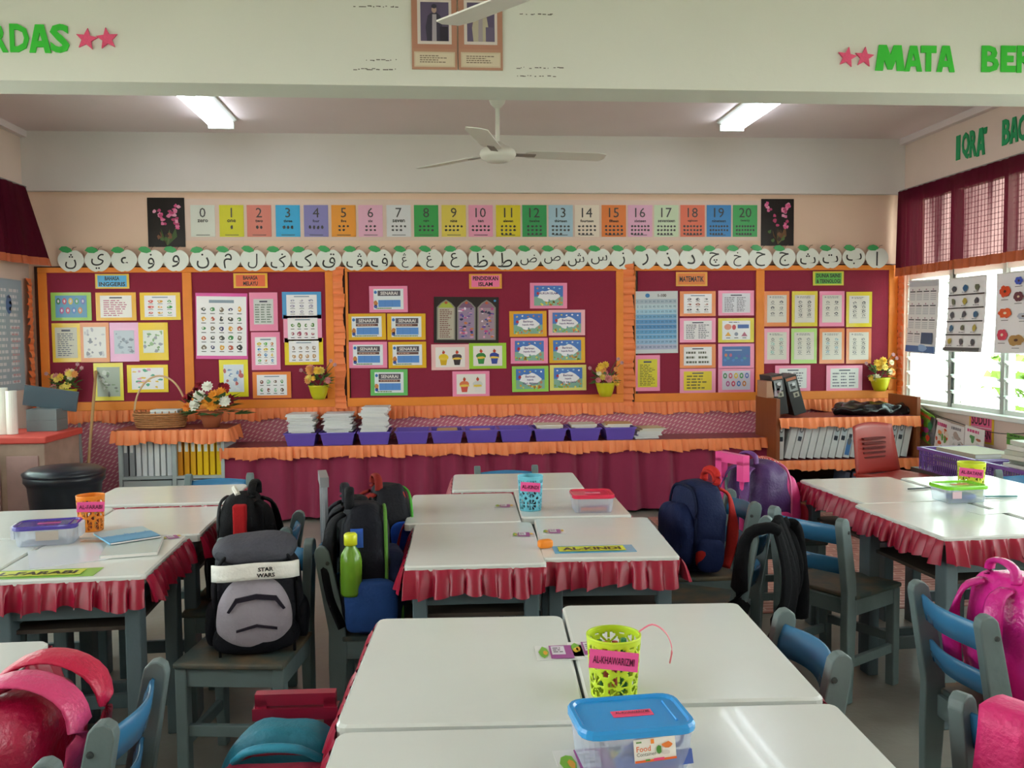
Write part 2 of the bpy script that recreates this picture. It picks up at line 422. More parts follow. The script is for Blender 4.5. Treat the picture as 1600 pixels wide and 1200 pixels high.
fan(.355, 5.09, 2.40, (8, 134, 256), .64, 'cream three-blade ceiling fan hanging behind the beam')
fan(.47, 2.37, 2.355, (130.5, 10.5, 250.5), .66, 'nearer ceiling fan, one pale blade crossing the royal portraits')

# ------------------------------------------------------------------ curtains
def curtain_mat():
    M = bpy.data.materials.new('sheer maroon curtain'); M.use_nodes = True; n = M.node_tree; n.nodes.clear()
    o = n.nodes.new('ShaderNodeOutputMaterial'); tr = n.nodes.new('ShaderNodeBsdfTransparent'); tl = n.nodes.new('ShaderNodeBsdfTranslucent'); df = n.nodes.new('ShaderNodeBsdfDiffuse')
    c = lin(hx('6a2030')); tr.inputs[0].default_value = (.62, .42, .38, 1); tl.inputs[0].default_value = c; df.inputs[0].default_value = lin(hx('4c1424'))
    tc = n.nodes.new('ShaderNodeTexCoord'); mp = n.nodes.new('ShaderNodeMapping'); mp.inputs['Scale'].default_value = (2.6, 2.6, .25); n.links.new(tc.outputs['Object'], mp.inputs[0])
    no = n.nodes.new('ShaderNodeTexNoise'); no.inputs['Scale'].default_value = 1.6; no.inputs['Detail'].default_value = 3; n.links.new(mp.outputs[0], no.inputs['Vector'])
    cr = n.nodes.new('ShaderNodeValToRGB'); cr.color_ramp.elements[0].position = .46; cr.color_ramp.elements[0].color = (.015,)*3+(1,); cr.color_ramp.elements[1].position = .62; cr.color_ramp.elements[1].color = (.15,)*3+(1,)
    n.links.new(no.outputs['Fac'], cr.inputs[0])
    a = n.nodes.new('ShaderNodeMixShader'); a.inputs[0].default_value = .14; b = n.nodes.new('ShaderNodeMixShader')
    n.links.new(df.outputs[0], a.inputs[1]); n.links.new(tl.outputs[0], a.inputs[2]); n.links.new(cr.outputs[0], b.inputs[0]); n.links.new(a.outputs[0], b.inputs[1]); n.links.new(tr.outputs[0], b.inputs[2]); n.links.new(b.outputs[0], o.inputs[0]); return M
M_cur = curtain_mat(); M_hem = mat('orange curtain hem', 'b5562a', .6, .1, 20)
def curtain(name, x, s, y0, y1, z0, z1, zend, label, seed=0, flick=0):
    r = empty(name, (0, 0, 0), 0, label, 'curtain')
    def base(u, v, zz0, zz1, off=0):
        d = u*(y1-y0); w = sin(d*2*pi/.085+1.3*sin(d*5+seed))*.6+sin(d*2*pi/.21+seed)*.5
        return Vector((x-s*(.05+off+.016*w*(.4+.6*v)+flick*v*(1-u)**6), y0+d+.012*cos(d*40)*v, zz1+(zz0-zz1)*v))
    n = int(abs(y1-y0)/.012)
    MB().grid(lambda u, v: base(u, v*.9, z0+(zend-z0)*u, z1), n, 8).build('cloth', M_cur, r, smooth=True)
    MB().grid(lambda u, v: base(u, .9+.1*v, z0+(zend-z0)*u, z1, .001), n, 2).build('hem_band', M_hem, r, smooth=True)
    MB().tube([(x-s*.045, y0+.0, z1+.004), (x-s*.045, y1, z1+.004)], .006).build('curtain_wire', paint('8a8580'), r)
curtain('curtain', XR, 1, 7.04, 4.45, 1.83, 2.52, 1.83, 'sheer maroon valance with an orange hem over the right-hand windows', 1)
curtain('curtain', XL, -1, 7.0, 4.45, 1.93, 2.52, 1.93, 'sheer maroon valance at the left edge over the left wall', 4, .17)
# ------------------------------------------------------------------ notice boards
M_felt = mat('maroon felt', '8c1537', .85, .08, 40, .25, 200, sheen=.3)
M_org = mat('orange satin cloth', 'ee8a2c', .5, .12, 9, .3, 14)
M_rufo = mat('peach orange frill', 'f58a52', .55, .06, 20)
M_dark = paint('3a1a12', .5)
YW = YB
def bx(px, py=530): return on_y(px, py, YW-.03).x
def board(name, x0, x1, seams, label, sl=.065, sr=.06):
    r = empty(name, ((x0+x1)/2, YW, .82), 0, label, 'notice board'); cx = (x0+x1)/2
    T = Matrix.Translation((-cx, -YW, -.82))
    MB().box(x0-.03, x1+.03, YW-.022, YW-.004, .805, 1.935, M=T).build('backing', M_dark, r)
    xs = [x0]+seams+[x1]
    for a, b in zip(xs[:-1], xs[1:]):
        MB().box(a+.03, b-.03, YW-.03, YW-.022, .87, 1.90, M=T).build('felt_panel', M_felt, r)
    def strip(a, b, c, d, nm='frame_strip'): MB().box(a, b, YW-.042, YW-.022, c, d, M=T).build(nm, M_org, r, bevel=.004)
    for s in xs[1:-1]: strip(s-.035, s+.035, .89, 1.885)
    strip(x0, x0+sl, .89, 1.885); strip(x1-sr, x1, .89, 1.885)
    strip(x0, x1, .822, .89); strip(x0, x1, 1.885, 1.925)
    return r
XA0, XA1, XB0, XB1, XC0, XC1 = bx(63, 530), bx(522), bx(541), bx(974), bx(991), bx(1401)
board('notice_board', XA0, XA1, [bx(295)], 'maroon felt notice board at the left in an orange frame, two panels')
board('notice_board', XB0, XB1, [], 'large central maroon felt notice board in an orange frame', .02)
board('notice_board', XC0, XC1, [bx(1187)], 'maroon felt notice board at the right in an orange frame, two panels', .01, .075)

def frill(name, path, label, group=None, **k):
    mb = MB(); ruffle(mb, path, **k); o = mb.build(name, M_rufo, None, smooth=True); return tag(o, label, 'frill', group)
OUT = Vector((0, -1, 0))
frill('frill', [(XL+.05, YW-.035, .825), (XC1+.0, YW-.035, .825)], 'long orange frill hanging under the notice boards', drop=.095, amp=.017, wl=.050, out=OUT, seed=1)
for i, (px, lab) in enumerate(((531, 'upright orange frill between the left and central notice boards'), (982, 'upright orange frill between the central and right notice boards'))):
    x = bx(px); frill('frill', [(x-.045, YW-.04, .80), (x-.045, YW-.04, 1.93)], lab, drop=.085, amp=.018, wl=.050, out=OUT, seed=2+i, droppath=Vector((1, 0, 0)))
frill('frill', [(XR-.03, YW-.03, .85), (XR-.03, YW-.03, 1.84)], 'upright orange frill in the corner beside the right windows', drop=.10, amp=.018, wl=.050, out=Vector((-1, 0, 0)), seed=5, droppath=Vector((0, -1, 0)))
frill('frill', [(XL+.03, YW-.03, .80), (XL+.03, YW-.03, 1.84)], 'upright orange frill in the left corner', drop=.11, amp=.018, wl=.050, out=Vector((1, 0, 0)), seed=6, droppath=Vector((0, -1, 0)))

# ------------------------------------------------------------------ sheets on the back wall
M_CARD = {}
def cardmat(c): return mat('card_'+c, c, .28, coat=.15)
def wallcard(name, px, col, label, cat, group=None, t=.004, y=None, tilt=0, th=None):
    x0, y0, x1, y1 = px; Y = y if y is not None else YW-.034
    a = on_y(x0, (y0+y1)/2, Y); b = on_y(x1, (y0+y1)/2, Y); c = on_y((x0+x1)/2, y0, Y); d = on_y((x0+x1)/2, y1, Y)
    w = b.x-a.x; h = c.z-d.z
    o = MB().box(-w/2, w/2, -t, 0, -h/2, h/2).build(name, cardmat(col)); o.location = ((a.x+b.x)/2, Y, (c.z+d.z)/2)
    o.rotation_euler = (0, radians(tilt), 0)
    tag(o, label, cat, group); return o, w, h
G5 = ['d9534f', '3f9b4f', '3c67b8', 'e0a43a', '8a4fa0', '333333']
def icons(s, u0, v0, u1, v1, nu, nv, cols=None, r=.33, lab=False):
    for j in range(nv):
        for i in range(nu):
            u = u0+(u1-u0)*(i+.5)/nu; v = v1-(v1-v0)*(j+.5)/nv; ru = (u1-u0)/nu*r; rv = (v1-v0)/nv*r
            c = (cols or G5)[(i*3+j*5) % len(cols or G5)]
            s.ell(u, v, ru*rnd.uniform(.6, 1), rv*rnd.uniform(.5, .9), c, 2, 9, .25)
            s.ell(u+ru*rnd.uniform(-.3, .3), v+rv*rnd.uniform(-.2, .2), ru*.3, rv*.3, 'f4f0e6', 3, 6, .2)
            if lab: s.rect(u-ru*.8, v-rv*1.45, u+ru*.8, v-rv*1.2, '555555', 2)
def paper(px, back, kind, label, group=None, tilt=0, margin=(.11, .11)):
    o, w, h = wallcard('sheet', px, back, label, 'sheet', group, tilt=tilt)
    s = Sheet(w*(1-2*margin[0]), h*(1-2*margin[1]), None, -.004)
    k = kind[0]
    W_ = 'f2f0f2'
    if k == 'icons': s.rect(0, 0, 1, 1, W_, 0); icons(s, .05, .06, .95, .86, kind[1], kind[2], kind[3] if len(kind) > 3 else None, lab=True); s.rect(.25, .89, .75, .94, '8899aa', 2)
    elif k == 'lines': s.rect(0, 0, 1, 1, W_ if len(kind) < 4 else kind[3], 0); s.lines(.06, .05, .94, .82, kind[1], kind[4] if len(kind) > 4 else '6a6a7a', cols=kind[2]); s.rect(.3, .87, .7, .93, '44445a', 2)
    elif k == 'sketch':
        s.rect(0, 0, 1, 1, 'dcd8ce', 0)
        s.rect(.12, .90, .20, .95, '999999', 2); s.lines(.22, .88, .9, .96, 2, '77777a', words=5)
        for i in range(kind[1]):
            for j in range(2):
                u = .28+.44*j; v = .74-.62*i/kind[1]; 
                s.ell(u, v, .09, .05, kind[2] if (i+j) % 2 else '8b8a88', 2, 9, .3); s.ell(u, v-.005, .045, .025, 'dcd8ce', 3, 7, .3); s.rect(u-.12, v-.09, u+.12, v-.075, '88888a', 2)
    elif k == 'blue':           # blue panel with dark heading, figure at the left
        s.rect(0, 0, 1, 1, 'e6ecf0', 0); s.ell(.07, .84, .05, .08, '3f78c0', 2); s.rect(.14, .66, .90, .92, '5a5560', 1); s.text('SENARAI', .52, .79, .16, 'e8e4e0', 2, .02, .66)
        if kind[1]: s.rect(.14, .52, .88, .64, '6b4a44', 1); s.lines(.16, .53, .86, .63, 1, 'c9a090', words=6)
        s.rect(.16, .12, .90, .46, '5b92d8', 1); s.rect(.38, .12, .39, .46, '4a7fc4', 2); s.rect(.62, .12, .63, .46, '4a7fc4', 2)
        s.ell(.07, .30, .07, .13, 'd08a50', 2, 10, .15); s.ell(.07, .15, .06, .09, '4c62b4', 2, 10, .1); s.lines(.05, .02, .95, .09, 1, '6a8a50', words=14, fill=.8)
    elif k == 'meadow':
        s.rect(0, 0, 1, 1, '4a7cc8', 0); s.rect(0, 0, 1, .45, '86b4a0', 1)
        for i in range(16): s.ell(rnd.uniform(0.03, .97), rnd.uniform(.02, .2), .035, .05, rnd.choice(['e0a030', '7fae4a', 'd86a4a', 'f0e060']), 1.5, 6, .3)
        for i in range(5): s.ell(.12+.19*i, .86+.03*(i % 2), .035, .04, rnd.choice(['e8d060', 'e08a50', 'ffffff', '9ad0e8']), 2, 6, .3)
        s.poly([(.5+(.36+.04*cos(i*2.1))*cos(2*pi*i/22), .5+(.27+.05*sin(i*1.7))*sin(2*pi*i/22)) for i in range(22)], 'f0f0f4', 2)
        for i, t in enumerate(kind[1]): s.text(t, .5, .62-.17*i, .11, '5a3a7c', 3, .02, .62)
        s.ell(.13, .6, .05, .08, 'b03a4a', 3, 7, .2); s.ell(.88, .32, .05, .08, 'c08a6a', 3, 7, .2); s.ell(.52, .27, .03, .05, '7aa0b0', 3)
    elif k == 'cup':
        s.rect(0, 0, 1, 1, 'ece6e0', 0)
        for i, (a, b) in enumerate(kind[1]):
            u = .27+.46*i
            s.poly([(u-.13, .42), (u+.13, .42), (u+.09, .10), (u-.09, .10)], a, 2); s.ell(u, .50, .17, .16, b, 2.5, 14, .08); s.ell(u, .42, .16, .06, 'e8c850', 3, 10, .2); s.ell(u, .74, .05, .09, 'c8402c', 3, 8, .15)
            s.rect(u-.02, .78, u, .86, '5a7a30', 3.5)
    elif k == 'chart':          # number chart, ten by ten
        s.rect(0, 0, 1, 1, 'ccd2d4', 0); s.ell(.30, .94, .055, .035, '2f7ab8', 2); s.text('1-100', .64, .94, .05, '3a2e2a', 2, .03)
        for j in range(10):
            c = ['a7b8c8', 'b4ccd6', '9cc6dc', '6fa6d0', '5796cc', '4f90c8', '5fa0d0', '6aa8d4', '8fb4d4', 'a9b0cc'][j]
            v1 = .88-.083*j; s.rect(.02, v1-.078, .98, v1, c, 1)
            for i in range(10): s.text(str(i*10+j+1), .07+.096*i, v1-.038, .030, '26486e', 2, .0, .07)
    elif k == 'arch':
        s.rect(0, 0, 1, 1, '1d1a1c', 0)
        for i, (a, b) in enumerate((('b7b0a0', 'a8b84a'), ('9a86a4', '7a5a78'), ('a08a98', '8a6a80'))):
            u = .18+.32*i; s.poly([(u-.145, .06), (u+.145, .06), (u+.145, .78), (u+.08, .88), (u, .95), (u-.08, .88), (u-.145, .78)], '8a8a80', 1); s.poly([(u-.125, .08), (u+.125, .08), (u+.125, .77), (u+.07, .86), (u, .92), (u-.07, .86), (u-.125, .77)], a, 2)
            s.poly([(u-.125, .77), (u+.125, .77), (u+.07, .86), (u, .92), (u-.07, .86)], b, 3)
            if i == 0: s.lines(u-.11, .10, u+.11, .74, 15, '7c4c4c', 3, words=5)
            else:
                for q in range(40): s.ell(u+rnd.uniform(-.1, .1), rnd.uniform(.12, .78), rnd.uniform(.01, .035), rnd.uniform(.008, .03), rnd.choice(['c24a8a', 'e0a0c0', '3a4a9a', 'e8dce8', 'c87a4a', '7050a0', '2a2a50']), 3+.01*q, 7, .3)
            s.ell(u, .88, .025, .03, 'c05a3a', 4)
        s.ell(.95, .93, .02, .025, '3a8ac8', 4)
    elif k == 'spots':
        s.rect(0, 0, 1, 1, kind[1], 0)
        for q in range(10):
            if q < 9: s.ell(.10+.195*(q % 5)+(.1 if q > 4 else 0), .74-.42*(q//5), .07, .15, ['2f7a44', 'c8506a', 'e0c040', '4f9a60', '6a7ac0', 'b85a9a', 'c84a6a', '4a80c8', 'd08a50'][q], 2); s.ell(.10+.195*(q % 5)+(.1 if q > 4 else 0), .74-.42*(q//5), .03, .07, 'd8d4e0', 3)
    elif k == 'photo': s.rect(0, 0, 1, 1, kind[1], 0); [s.ell(rnd.random()*.9+.05, rnd.random()*.9+.05, rnd.uniform(.04, .12), rnd.uniform(.03, .09), c, 2+.01*q, 7, .4) for q, c in enumerate(kind[2]*6)]
    elif k == 'chairs':
        s.rect(0, 0, 1, 1, '2f62a8', 0); s.rect(.1, .78, .7, .84, '9ab0d0', 2); s.ell(.13, .56, .05, .09, 'c07050', 2); s.ell(.30, .56, .05, .09, 'b06080', 2); [s.ell(.1+.1*i, .3+.1*(i % 3), .06, .07, ['3a78c0', '3a8aa0', '4a58a8'][i % 3], 1.5, 7, .3) for i in range(9)]
    elif k == 'shapes':
        s.rect(0, 0, 1, 1, 'f0eff2', 0); s.ell(.2, .68, .13, .16, 'e0907a', 2); s.ell(.42, .66, .07, .14, 'c83a4a', 2); s.rect(.55, .6, .95, .8, '3a62b0', 2)
        s.poly([(.1, .2), (.32, .2), (.21, .42)], 'e0a02a', 2); s.ell(.5, .3, .07, .1, '8a92a8', 2); s.poly([(.68, .18), (.9, .18), (.79, .42)], 'b05a7a', 2); s.lines(.2, .88, .85, .96, 1, '555560')
        [s.rect(u-.07, .08, u+.07, .12, '555560', 2) for u in (.21, .5, .79)]
    s.build('printed_sheet', o); return o

WH = 'e9e6ea'
YE, PK, OR, LG, BL_, TQ = 'f0c61e', 'f48fb4', 'e88234', 'a8cf6a', '4f9fd8', 'f6b8d4'
gA, gB, gC, gD, gE = 'worksheets on the far left panel', 'worksheets on the second panel', 'worksheets on the central board', 'worksheets on the fourth panel', 'worksheets on the far right panel'
paper((80, 457, 143, 501), '9acb4a', ('spots', '5a9ac0'), 'green-bordered sheet with an orange and a blue half, top left of the far left panel', gA)
paper((150, 457, 213, 501), 'f0b42a', ('lines', 8, 1, 'f3eee8', 'c06a8a'), 'orange-yellow bordered text sheet, top middle of the far left panel', gA)
paper((219, 457, 282, 500), YE, ('icons', 3, 3, ['d9534f', '3f9b4f', '3c67b8', 'e0a43a', 'd06a50']), 'yellow sheet with nine small coloured shapes, top right of the far left panel', gA)
paper((82, 505, 126, 566), YE, ('lines', 12, 1, 'cfc9b8'), 'yellow-bordered sheet at the left end of the middle row, far left panel', gA)
paper((126, 504, 171, 566), 'f09a68', ('photo', 'e8e4e2', ['b9b4c0', 'cfcad0', '9a98a4']), 'orange-bordered sheet next to the pale pink one, middle row of the far left panel', gA)
paper((172, 504, 217, 565), 'f3b6dc', ('photo', 'c2cad6', ['9aa4b8', 'b4b8c8', '8a90a0']), 'pale pink bordered sheet in the middle row of the far left panel', gA, margin=(.15, .2))
paper((217, 504, 263, 563), 'f3cc1c', ('photo', 'e4e8e0', ['9ab88a', 'a0a0a8', '8aa87a']), 'bright yellow sheet at the right end of the middle row, far left panel', gA, margin=(.15, .2))
paper((147, 567, 193, 626), 'f2e052', ('photo', 'aab2a4', ['8a9a80', '787a78', 'c8ccc4']), 'yellow sheet with a grey-green picture, bottom row of the far left panel', gA)
paper((199, 570, 263, 613), 'f6d42a', ('photo', 'f2eff0', ['e8a8c8', 'f0c850', '5aa88a']), 'yellow sheet with pink and green figures behind the basket handle', gA)
o = paper((306, 458, 387, 561), 'e04aa0', ('icons', 5, 5, ['4a4a48', 'b8503a', '38386a', '3f8a4a', '2f2f2f', 'e0a43a', '7a6a5a']), 'large picture chart of many small pictures with a pink heading strip, second panel', gB, 1, (.02, .05))
paper((390, 457, 434, 517), PK, ('lines', 8, 3, 'd4d6d4', '55705a'), 'pink-bordered sheet of green words, upper one beside the large picture chart', gB, margin=(.15, .17))
paper((393, 519, 438, 578), PK, ('icons', 3, 4, ['e0c040', '4a90c8', 'c87a4a', '5ab050']), 'pink-bordered picture sheet, lower one beside the large picture chart', gB, margin=(.13, .13))
paper((441, 456, 502, 498), BL_, ('icons', 3, 3, ['9a98b8', 'b0a8c0']), 'blue-bordered sheet at the top right of the second panel', gB)
paper((443, 492, 503, 535), 'f4a0c0', ('icons', 4, 2, ['5a8a4a', '7a6aa8', 'a8506a']), 'pink-bordered sheet with grapes below the blue one on the second panel', gB)
paper((445, 528, 505, 570), 'ecd020', ('icons', 4, 2, ['a8948a', '6a7a8a', 'c89a6a']), 'yellow-bordered sheet above the flower pot on the second panel', gB)
paper((343, 562, 388, 620), 'f0e030', ('photo', 'dfe6ee', ['7a9ac8', 'c06a6a', 'e8eef0']), 'lemon yellow sheet under the large picture chart', gB, margin=(.15, .13))
paper((395, 581, 455, 622), 'f08a3c', ('icons', 4, 2, ['8a4a44', '5a9a68', '6a5048', '9acab0']), 'orange-bordered sheet of little mushrooms and trees at the bottom of the second panel', gB)
for px, c, bn, lab in (((577, 447, 637, 488), PK, 0, 'pink-bordered blue timetable sheet at the top of the left cluster, central board'),
    ((543, 490, 603, 531), 'e8b424', 1, 'yellow-bordered blue sheet, upper left of the left cluster, central board'),
    ((605, 490, 665, 531), 'e8b424', 1, 'yellow-bordered blue sheet, upper right of the left cluster, central board'),
    ((545, 534, 605, 575), PK, 1, 'pink-bordered blue sheet, lower left of the left cluster, central board'),
    ((607, 534, 666, 575), 'e8b424', 1, 'yellow-bordered blue sheet, lower right of the left cluster, central board'),
    ((579, 577, 637, 618), '6cc06a', 1, 'green-bordered blue sheet at the bottom of the left cluster, central board')):
    paper(px, c, ('blue', bn), lab, gC, rnd.uniform(-.4, .6))
paper((678, 464, 779, 536), '1d1a1c', ('arch',), 'black poster with three arched ornamental panels on the central board', gC, .8, (.01, .01))
paper((674, 538, 733, 578), 'f0c0c0', ('cup', (('d8b020', 'e8c828'), ('3a3438', '4a4048'))), 'pale pink sheet with a yellow and a black cupcake', gC)
paper((733, 536, 791, 576), '9fd03c', ('cup', (('2f8a44', '2f7a3c'), ('3a50a0', '34489a'))), 'lime green sheet with a green and a blue cupcake', gC)
paper((707, 580, 765, 620), PK, ('cup', (('d85a50', 'e07a50'), ('e8e4e0', 'd8d8d0'))), 'pink sheet with a red and a white cupcake', gC)
for px, c, t, lab in (((828, 442, 886, 482), PK, ['RUKUN ISLAM'], 'pink-bordered meadow sheet at the top of the right cluster, central board'),
    ((796, 486, 854, 526), 'e8a92c', ['Beriman', 'kepada Allah'], 'orange-bordered meadow sheet, upper left of the right cluster, central board'),
    ((857, 484, 914, 524), 'f0b4bc', ['Beriman', 'kepada Malaikat'], 'pale pink bordered meadow sheet, upper right of the right cluster, central board'),
    ((798, 528, 856, 568), PK, ['Beriman', 'kepada Kitab'], 'pink-bordered meadow sheet, middle left of the right cluster, central board'),
    ((858, 527, 914, 567), 'e8b030', ['Beriman', 'kepada Rasul'], 'orange-bordered meadow sheet, middle right of the right cluster, central board'),
    ((800, 572, 857, 612), '9ad05a', ['Beriman', 'kepada', 'Hari Akhirat'], 'green-bordered meadow sheet, bottom left of the right cluster, central board'),
    ((859, 570, 916, 610), 'e6dc7a', ['Beriman', 'kepada', 'Qada dan Qadar'], 'pale yellow bordered meadow sheet, bottom right of the right cluster, central board')):
    paper(px, c, ('meadow', t), lab, gC, rnd.uniform(-.5, .5))
paper((991, 455, 1059, 552), 'ccd2d4', ('chart',), 'tall blue number chart from one to a hundred on the fourth panel', gD, -.3, (.01, .01))
paper((1062, 455, 1118, 494), OR, ('icons', 3, 3, ['6a6470', '504a58', 'a0605a']), 'orange-bordered sheet at the top, beside the number chart', gD)
paper((1122, 454, 1178, 493), PK, ('lines', 9, 2, 'dcdae4'), 'pink-bordered two-column sheet at the top right of the fourth panel', gD)
paper((1062, 497, 1118, 535), PK, ('lines', 8, 2, 'eae4e8'), 'pink-bordered sheet under the top orange one on the fourth panel', gD)
paper((1122, 497, 1178, 535), 'e0cc22', ('shapes',), 'yellow-bordered sheet of coloured shapes on the fourth panel', gD)
paper((1062, 538, 1118, 575), OR, ('lines', 3, 2, 'eae8e8', '5a5a48'), 'orange-bordered sheet with three lines, middle of the fourth panel', gD)
paper((1122, 537, 1178, 576), PK, ('chairs',), 'pink-bordered deep blue picture sheet on the fourth panel', gD)
paper((1062, 576, 1118, 614), 'f298b4', ('lines', 5, 1, 'e4cc1e', '6a6020'), 'pink-bordered glossy yellow sheet at the bottom middle of the fourth panel', gD)
paper((1122, 575, 1178, 613), PK, ('spots', 'd6d0e0'), 'pink-bordered sheet with nine coloured dots at the bottom right of the fourth panel', gD)
paper((992, 555, 1031, 611), PK, ('lines', 13, 1, 'd8cc2a', '6a6420'), 'pink-bordered yellow word list under the number chart', gD)
for i, (px, c, lab) in enumerate((((1194, 455, 1233, 510), OR, 'orange'), ((1237, 455, 1277, 510), 'e0cc2a', 'yellow'), ((1280, 455, 1319, 510), PK, 'pink'), ((1322, 456, 1362, 511), 'e0cc2a', 'yellow'))):
    paper(px, c, ('sketch', 3+i % 2, '5a5a60'), '%s-bordered line-drawing sheet, %s in the upper row of the far right panel' % (lab, ORD[i]), gE)
for i, (px, c, lab, q) in enumerate((((1194, 513, 1233, 568), 'f4a0bc', 'pink', '8fc0b8'), ((1236, 513, 1276, 568), 'b4dc7c', 'pale green', '9a9a9a'), ((1280, 513, 1319, 568), 'e88a50', 'orange', '8ab0c0'), ((1322, 513, 1361, 568), 'e8905c', 'orange', '8a8a90'))):
    paper(px, c, ('sketch', 4, q), '%s-bordered line-drawing sheet, %s in the second row of the far right panel' % (lab, ORD[i]), gE)
paper((1211, 571, 1266, 611), PK, ('lines', 6, 2, 'dcdcdc'), 'pink-bordered sheet partly hidden by the black box files', gE)
paper((1291, 571, 1347, 611), PK, ('lines', 5, 3, 'dcdcda'), 'pink-bordered sheet at the bottom, left of the right-hand flower pot', gE)

# subject signs
def sign(px, bc, ic, lines, label):
    o, w, h = wallcard('subject_sign', px, bc, label, 'sign', 'subject signs'); s = Sheet(w*.86, h*.78, None, -.004); s.rect(0, 0, 1, 1, ic, 0)
    n = len(lines)
    for i, t in enumerate(lines): s.text(t, .5, (n-i-.5)/n, .72/n if n > 1 else .5, '2a2420', 1, .03, -.9 if len(t) > 6 else -.5)
    s.build('printed_sheet', o)
sign((149, 428, 202, 451), 'e8c040', '4fb0e0', ['BAHASA', 'INGGERIS'], 'blue subject sign reading BAHASA INGGERIS')
sign((365, 427, 418, 450), 'eeb830', 'ea6a3c', ['BAHASA', 'MELAYU'], 'red-orange subject sign reading BAHASA MELAYU')
sign((733, 428, 784, 451), 'eaa040', 'f47aa8', ['PENDIDIKAN', 'ISLAM'], 'pink subject sign reading PENDIDIKAN ISLAM')
sign((1056, 425, 1105, 447), 'e8a020', 'e07a18', ['MATEMATIK'], 'orange subject sign reading MATEMATIK')
sign((1270, 424, 1318, 446), 'd4d040', '58b040', ['DUNIA SAINS', '& TEKNOLOGI'], 'green subject sign reading DUNIA SAINS & TEKNOLOGI')

# ------------------------------------------------------------------ number cards
NC = ['dfe3d8', 'dcd838', 'e2887a', '3fb2e6', '8d88c2', 'f0a040', 'eab4cc', 'dedee0', '3fa458', 'e6d060', 'eda0bc', 'e2ce34', '3ba060', 'a9c8d8', 'e9dccb', 'e88444', 'e6b0cc', 'cfe0c0', 'e87a60', '4590d0', '4cb068']
WORDS = 'zero one two three four five six seven eight nine ten eleven twelve thirteen fourteen fifteen sixteen seventeen eighteen nineteen twenty'.split()
CN = ['white', 'lime yellow', 'salmon', 'sky blue', 'lilac', 'orange', 'pale pink', 'off-white', 'green', 'yellow', 'pink', 'yellow', 'green', 'pale blue', 'cream', 'orange', 'pale pink', 'pale green', 'coral', 'blue', 'green']
for i in range(21):
    x0 = 298+42.65*i if i < 21 else 0
    x0 = [298, 343, 386, 431, 475, 518, 560, 604, 647, 690, 732, 775, 816, 857, 898, 940, 981, 1022, 1063, 1104, 1145][i]
    o, w, h = wallcard('number_card', (x0, 320.5, x0+38, 370), NC[i], '%s card with the digits %s and the word %s' % (CN[i], i, WORDS[i]), 'number card', 'number cards', y=YW-.001)
    s = Sheet(w, h, None, -.004); s.text(str(i), .5, .76, .30, '4a4a4a', 1, 0); s.text(WORDS[i], .5, .5, .09, '3a3a3a', 1, .02, .7)
    n = i; rows = 1 if n < 5 else (2 if n < 11 else 3)
    per = max(1, math.ceil(n/rows))
    for q in range(n): s.ell(.5+(q % per-(per-1)/2)*min(.17, .8/per), .30-(.12*(q//per)) + (.03 if rows > 1 else 0), min(.055, .3/per), .035 if rows > 1 else .06, '4a4a4c', 1, 7, .25)
    s.rect(.22, .045, .78, .065, '5a5a5a', 1); s.build('printed_number', o)
# clear plastic pocket strip behind the cards
o = MB().box(bx(290), bx(1192), YW-.0009, YW-.0001, on_y(740, 376, YW).z, on_y(740, 312, YW).z).build('card_strip', mat('card strip', 'e6cdbf', .25)); tag(o, 'long pale strip on the wall behind the row of number cards', 'strip')

# orchid pictures
def orchid(px, lab):
    o, w, h = wallcard('orchid_poster', px, '17120f', lab, 'poster', 'orchid posters', y=YW-.002)
    s = Sheet(w*.97, h*.97, None, -.004); s.rect(0, 0, 1, 1, '14110f', 0)
    for i in range(9): a = rnd.uniform(.3, .8); s.poly([(.5, .02), (a, rnd.uniform(.2, .45)), (a+.03, .2), (.53, .02)], rnd.choice(['3f5a2a', '5a6a3a', '6a4a2a']), 1+.01*i)
    for i in range(34):
        t = rnd.random(); br = i % 3; u = [.1+.35*t, .55+.3*t, .8-.1*t][br]+rnd.uniform(-.06, .06); v = [.92-.45*t, .62+.25*t, .35+.4*t][br]+rnd.uniform(-.05, .05)
        s.ell(u, v, .055, .035, rnd.choice(['d8568a', 'e07aa4', 'b8406e', 'e8a0bc']), 2+.01*i, 8, .35)
    for i in range(6): s.ell(rnd.uniform(.25, .75), rnd.uniform(.05, .3), .06, .04, rnd.choice(['7a5238', '4a6a34', '3a2a20']), 3+.01*i, 7, .4)
    s.build('printed_sheet', o)
orchid((231, 309, 289, 386), 'black poster of pink orchids at the left end of the number cards')
orchid((1189, 311, 1240, 384), 'black poster of pink orchids at the right end of the number cards')

# ------------------------------------------------------------------ apple letters
AP = [(111, 'ڽ', 'nya'), (153, 'ي', 'ya'), (194, 'ء', 'hamzah'), (236, 'ۏ', 'va'), (275, 'و', 'wau'), (317, 'ن', 'nun'), (356, 'م', 'mim'), (395, 'ل', 'lam'), (435, 'ݢ', 'ga'), (475, 'ک', 'kaf'), (514, 'ق', 'qaf'), (554, 'ڤ', 'pa'), (593, 'ف', 'fa'), (633, 'ڠ', 'nga'), (672, 'غ', 'ghain'), (711, 'ع', 'ain'), (751, 'ظ', 'zha'), (789, 'ط', 'tha'), (826, 'ض', 'dhad'), (863, 'ص', 'shad'), (900, 'ش', 'syin'), (936, 'س', 'sin'), (972, 'ز', 'zai'), (1008, 'ر', 'ra'), (1043, 'ذ', 'dzal'), (1080, 'د', 'dal'), (1116, 'چ', 'cha'), (1152, 'خ', 'kha'), (1188, 'ح', 'ha'), (1225, 'ج', 'jim'), (1262, 'ث', 'tsa'), (1297, 'ت', 'ta'), (1334, 'ب', 'ba'), (1370, 'ا', 'alif')]
apo = []
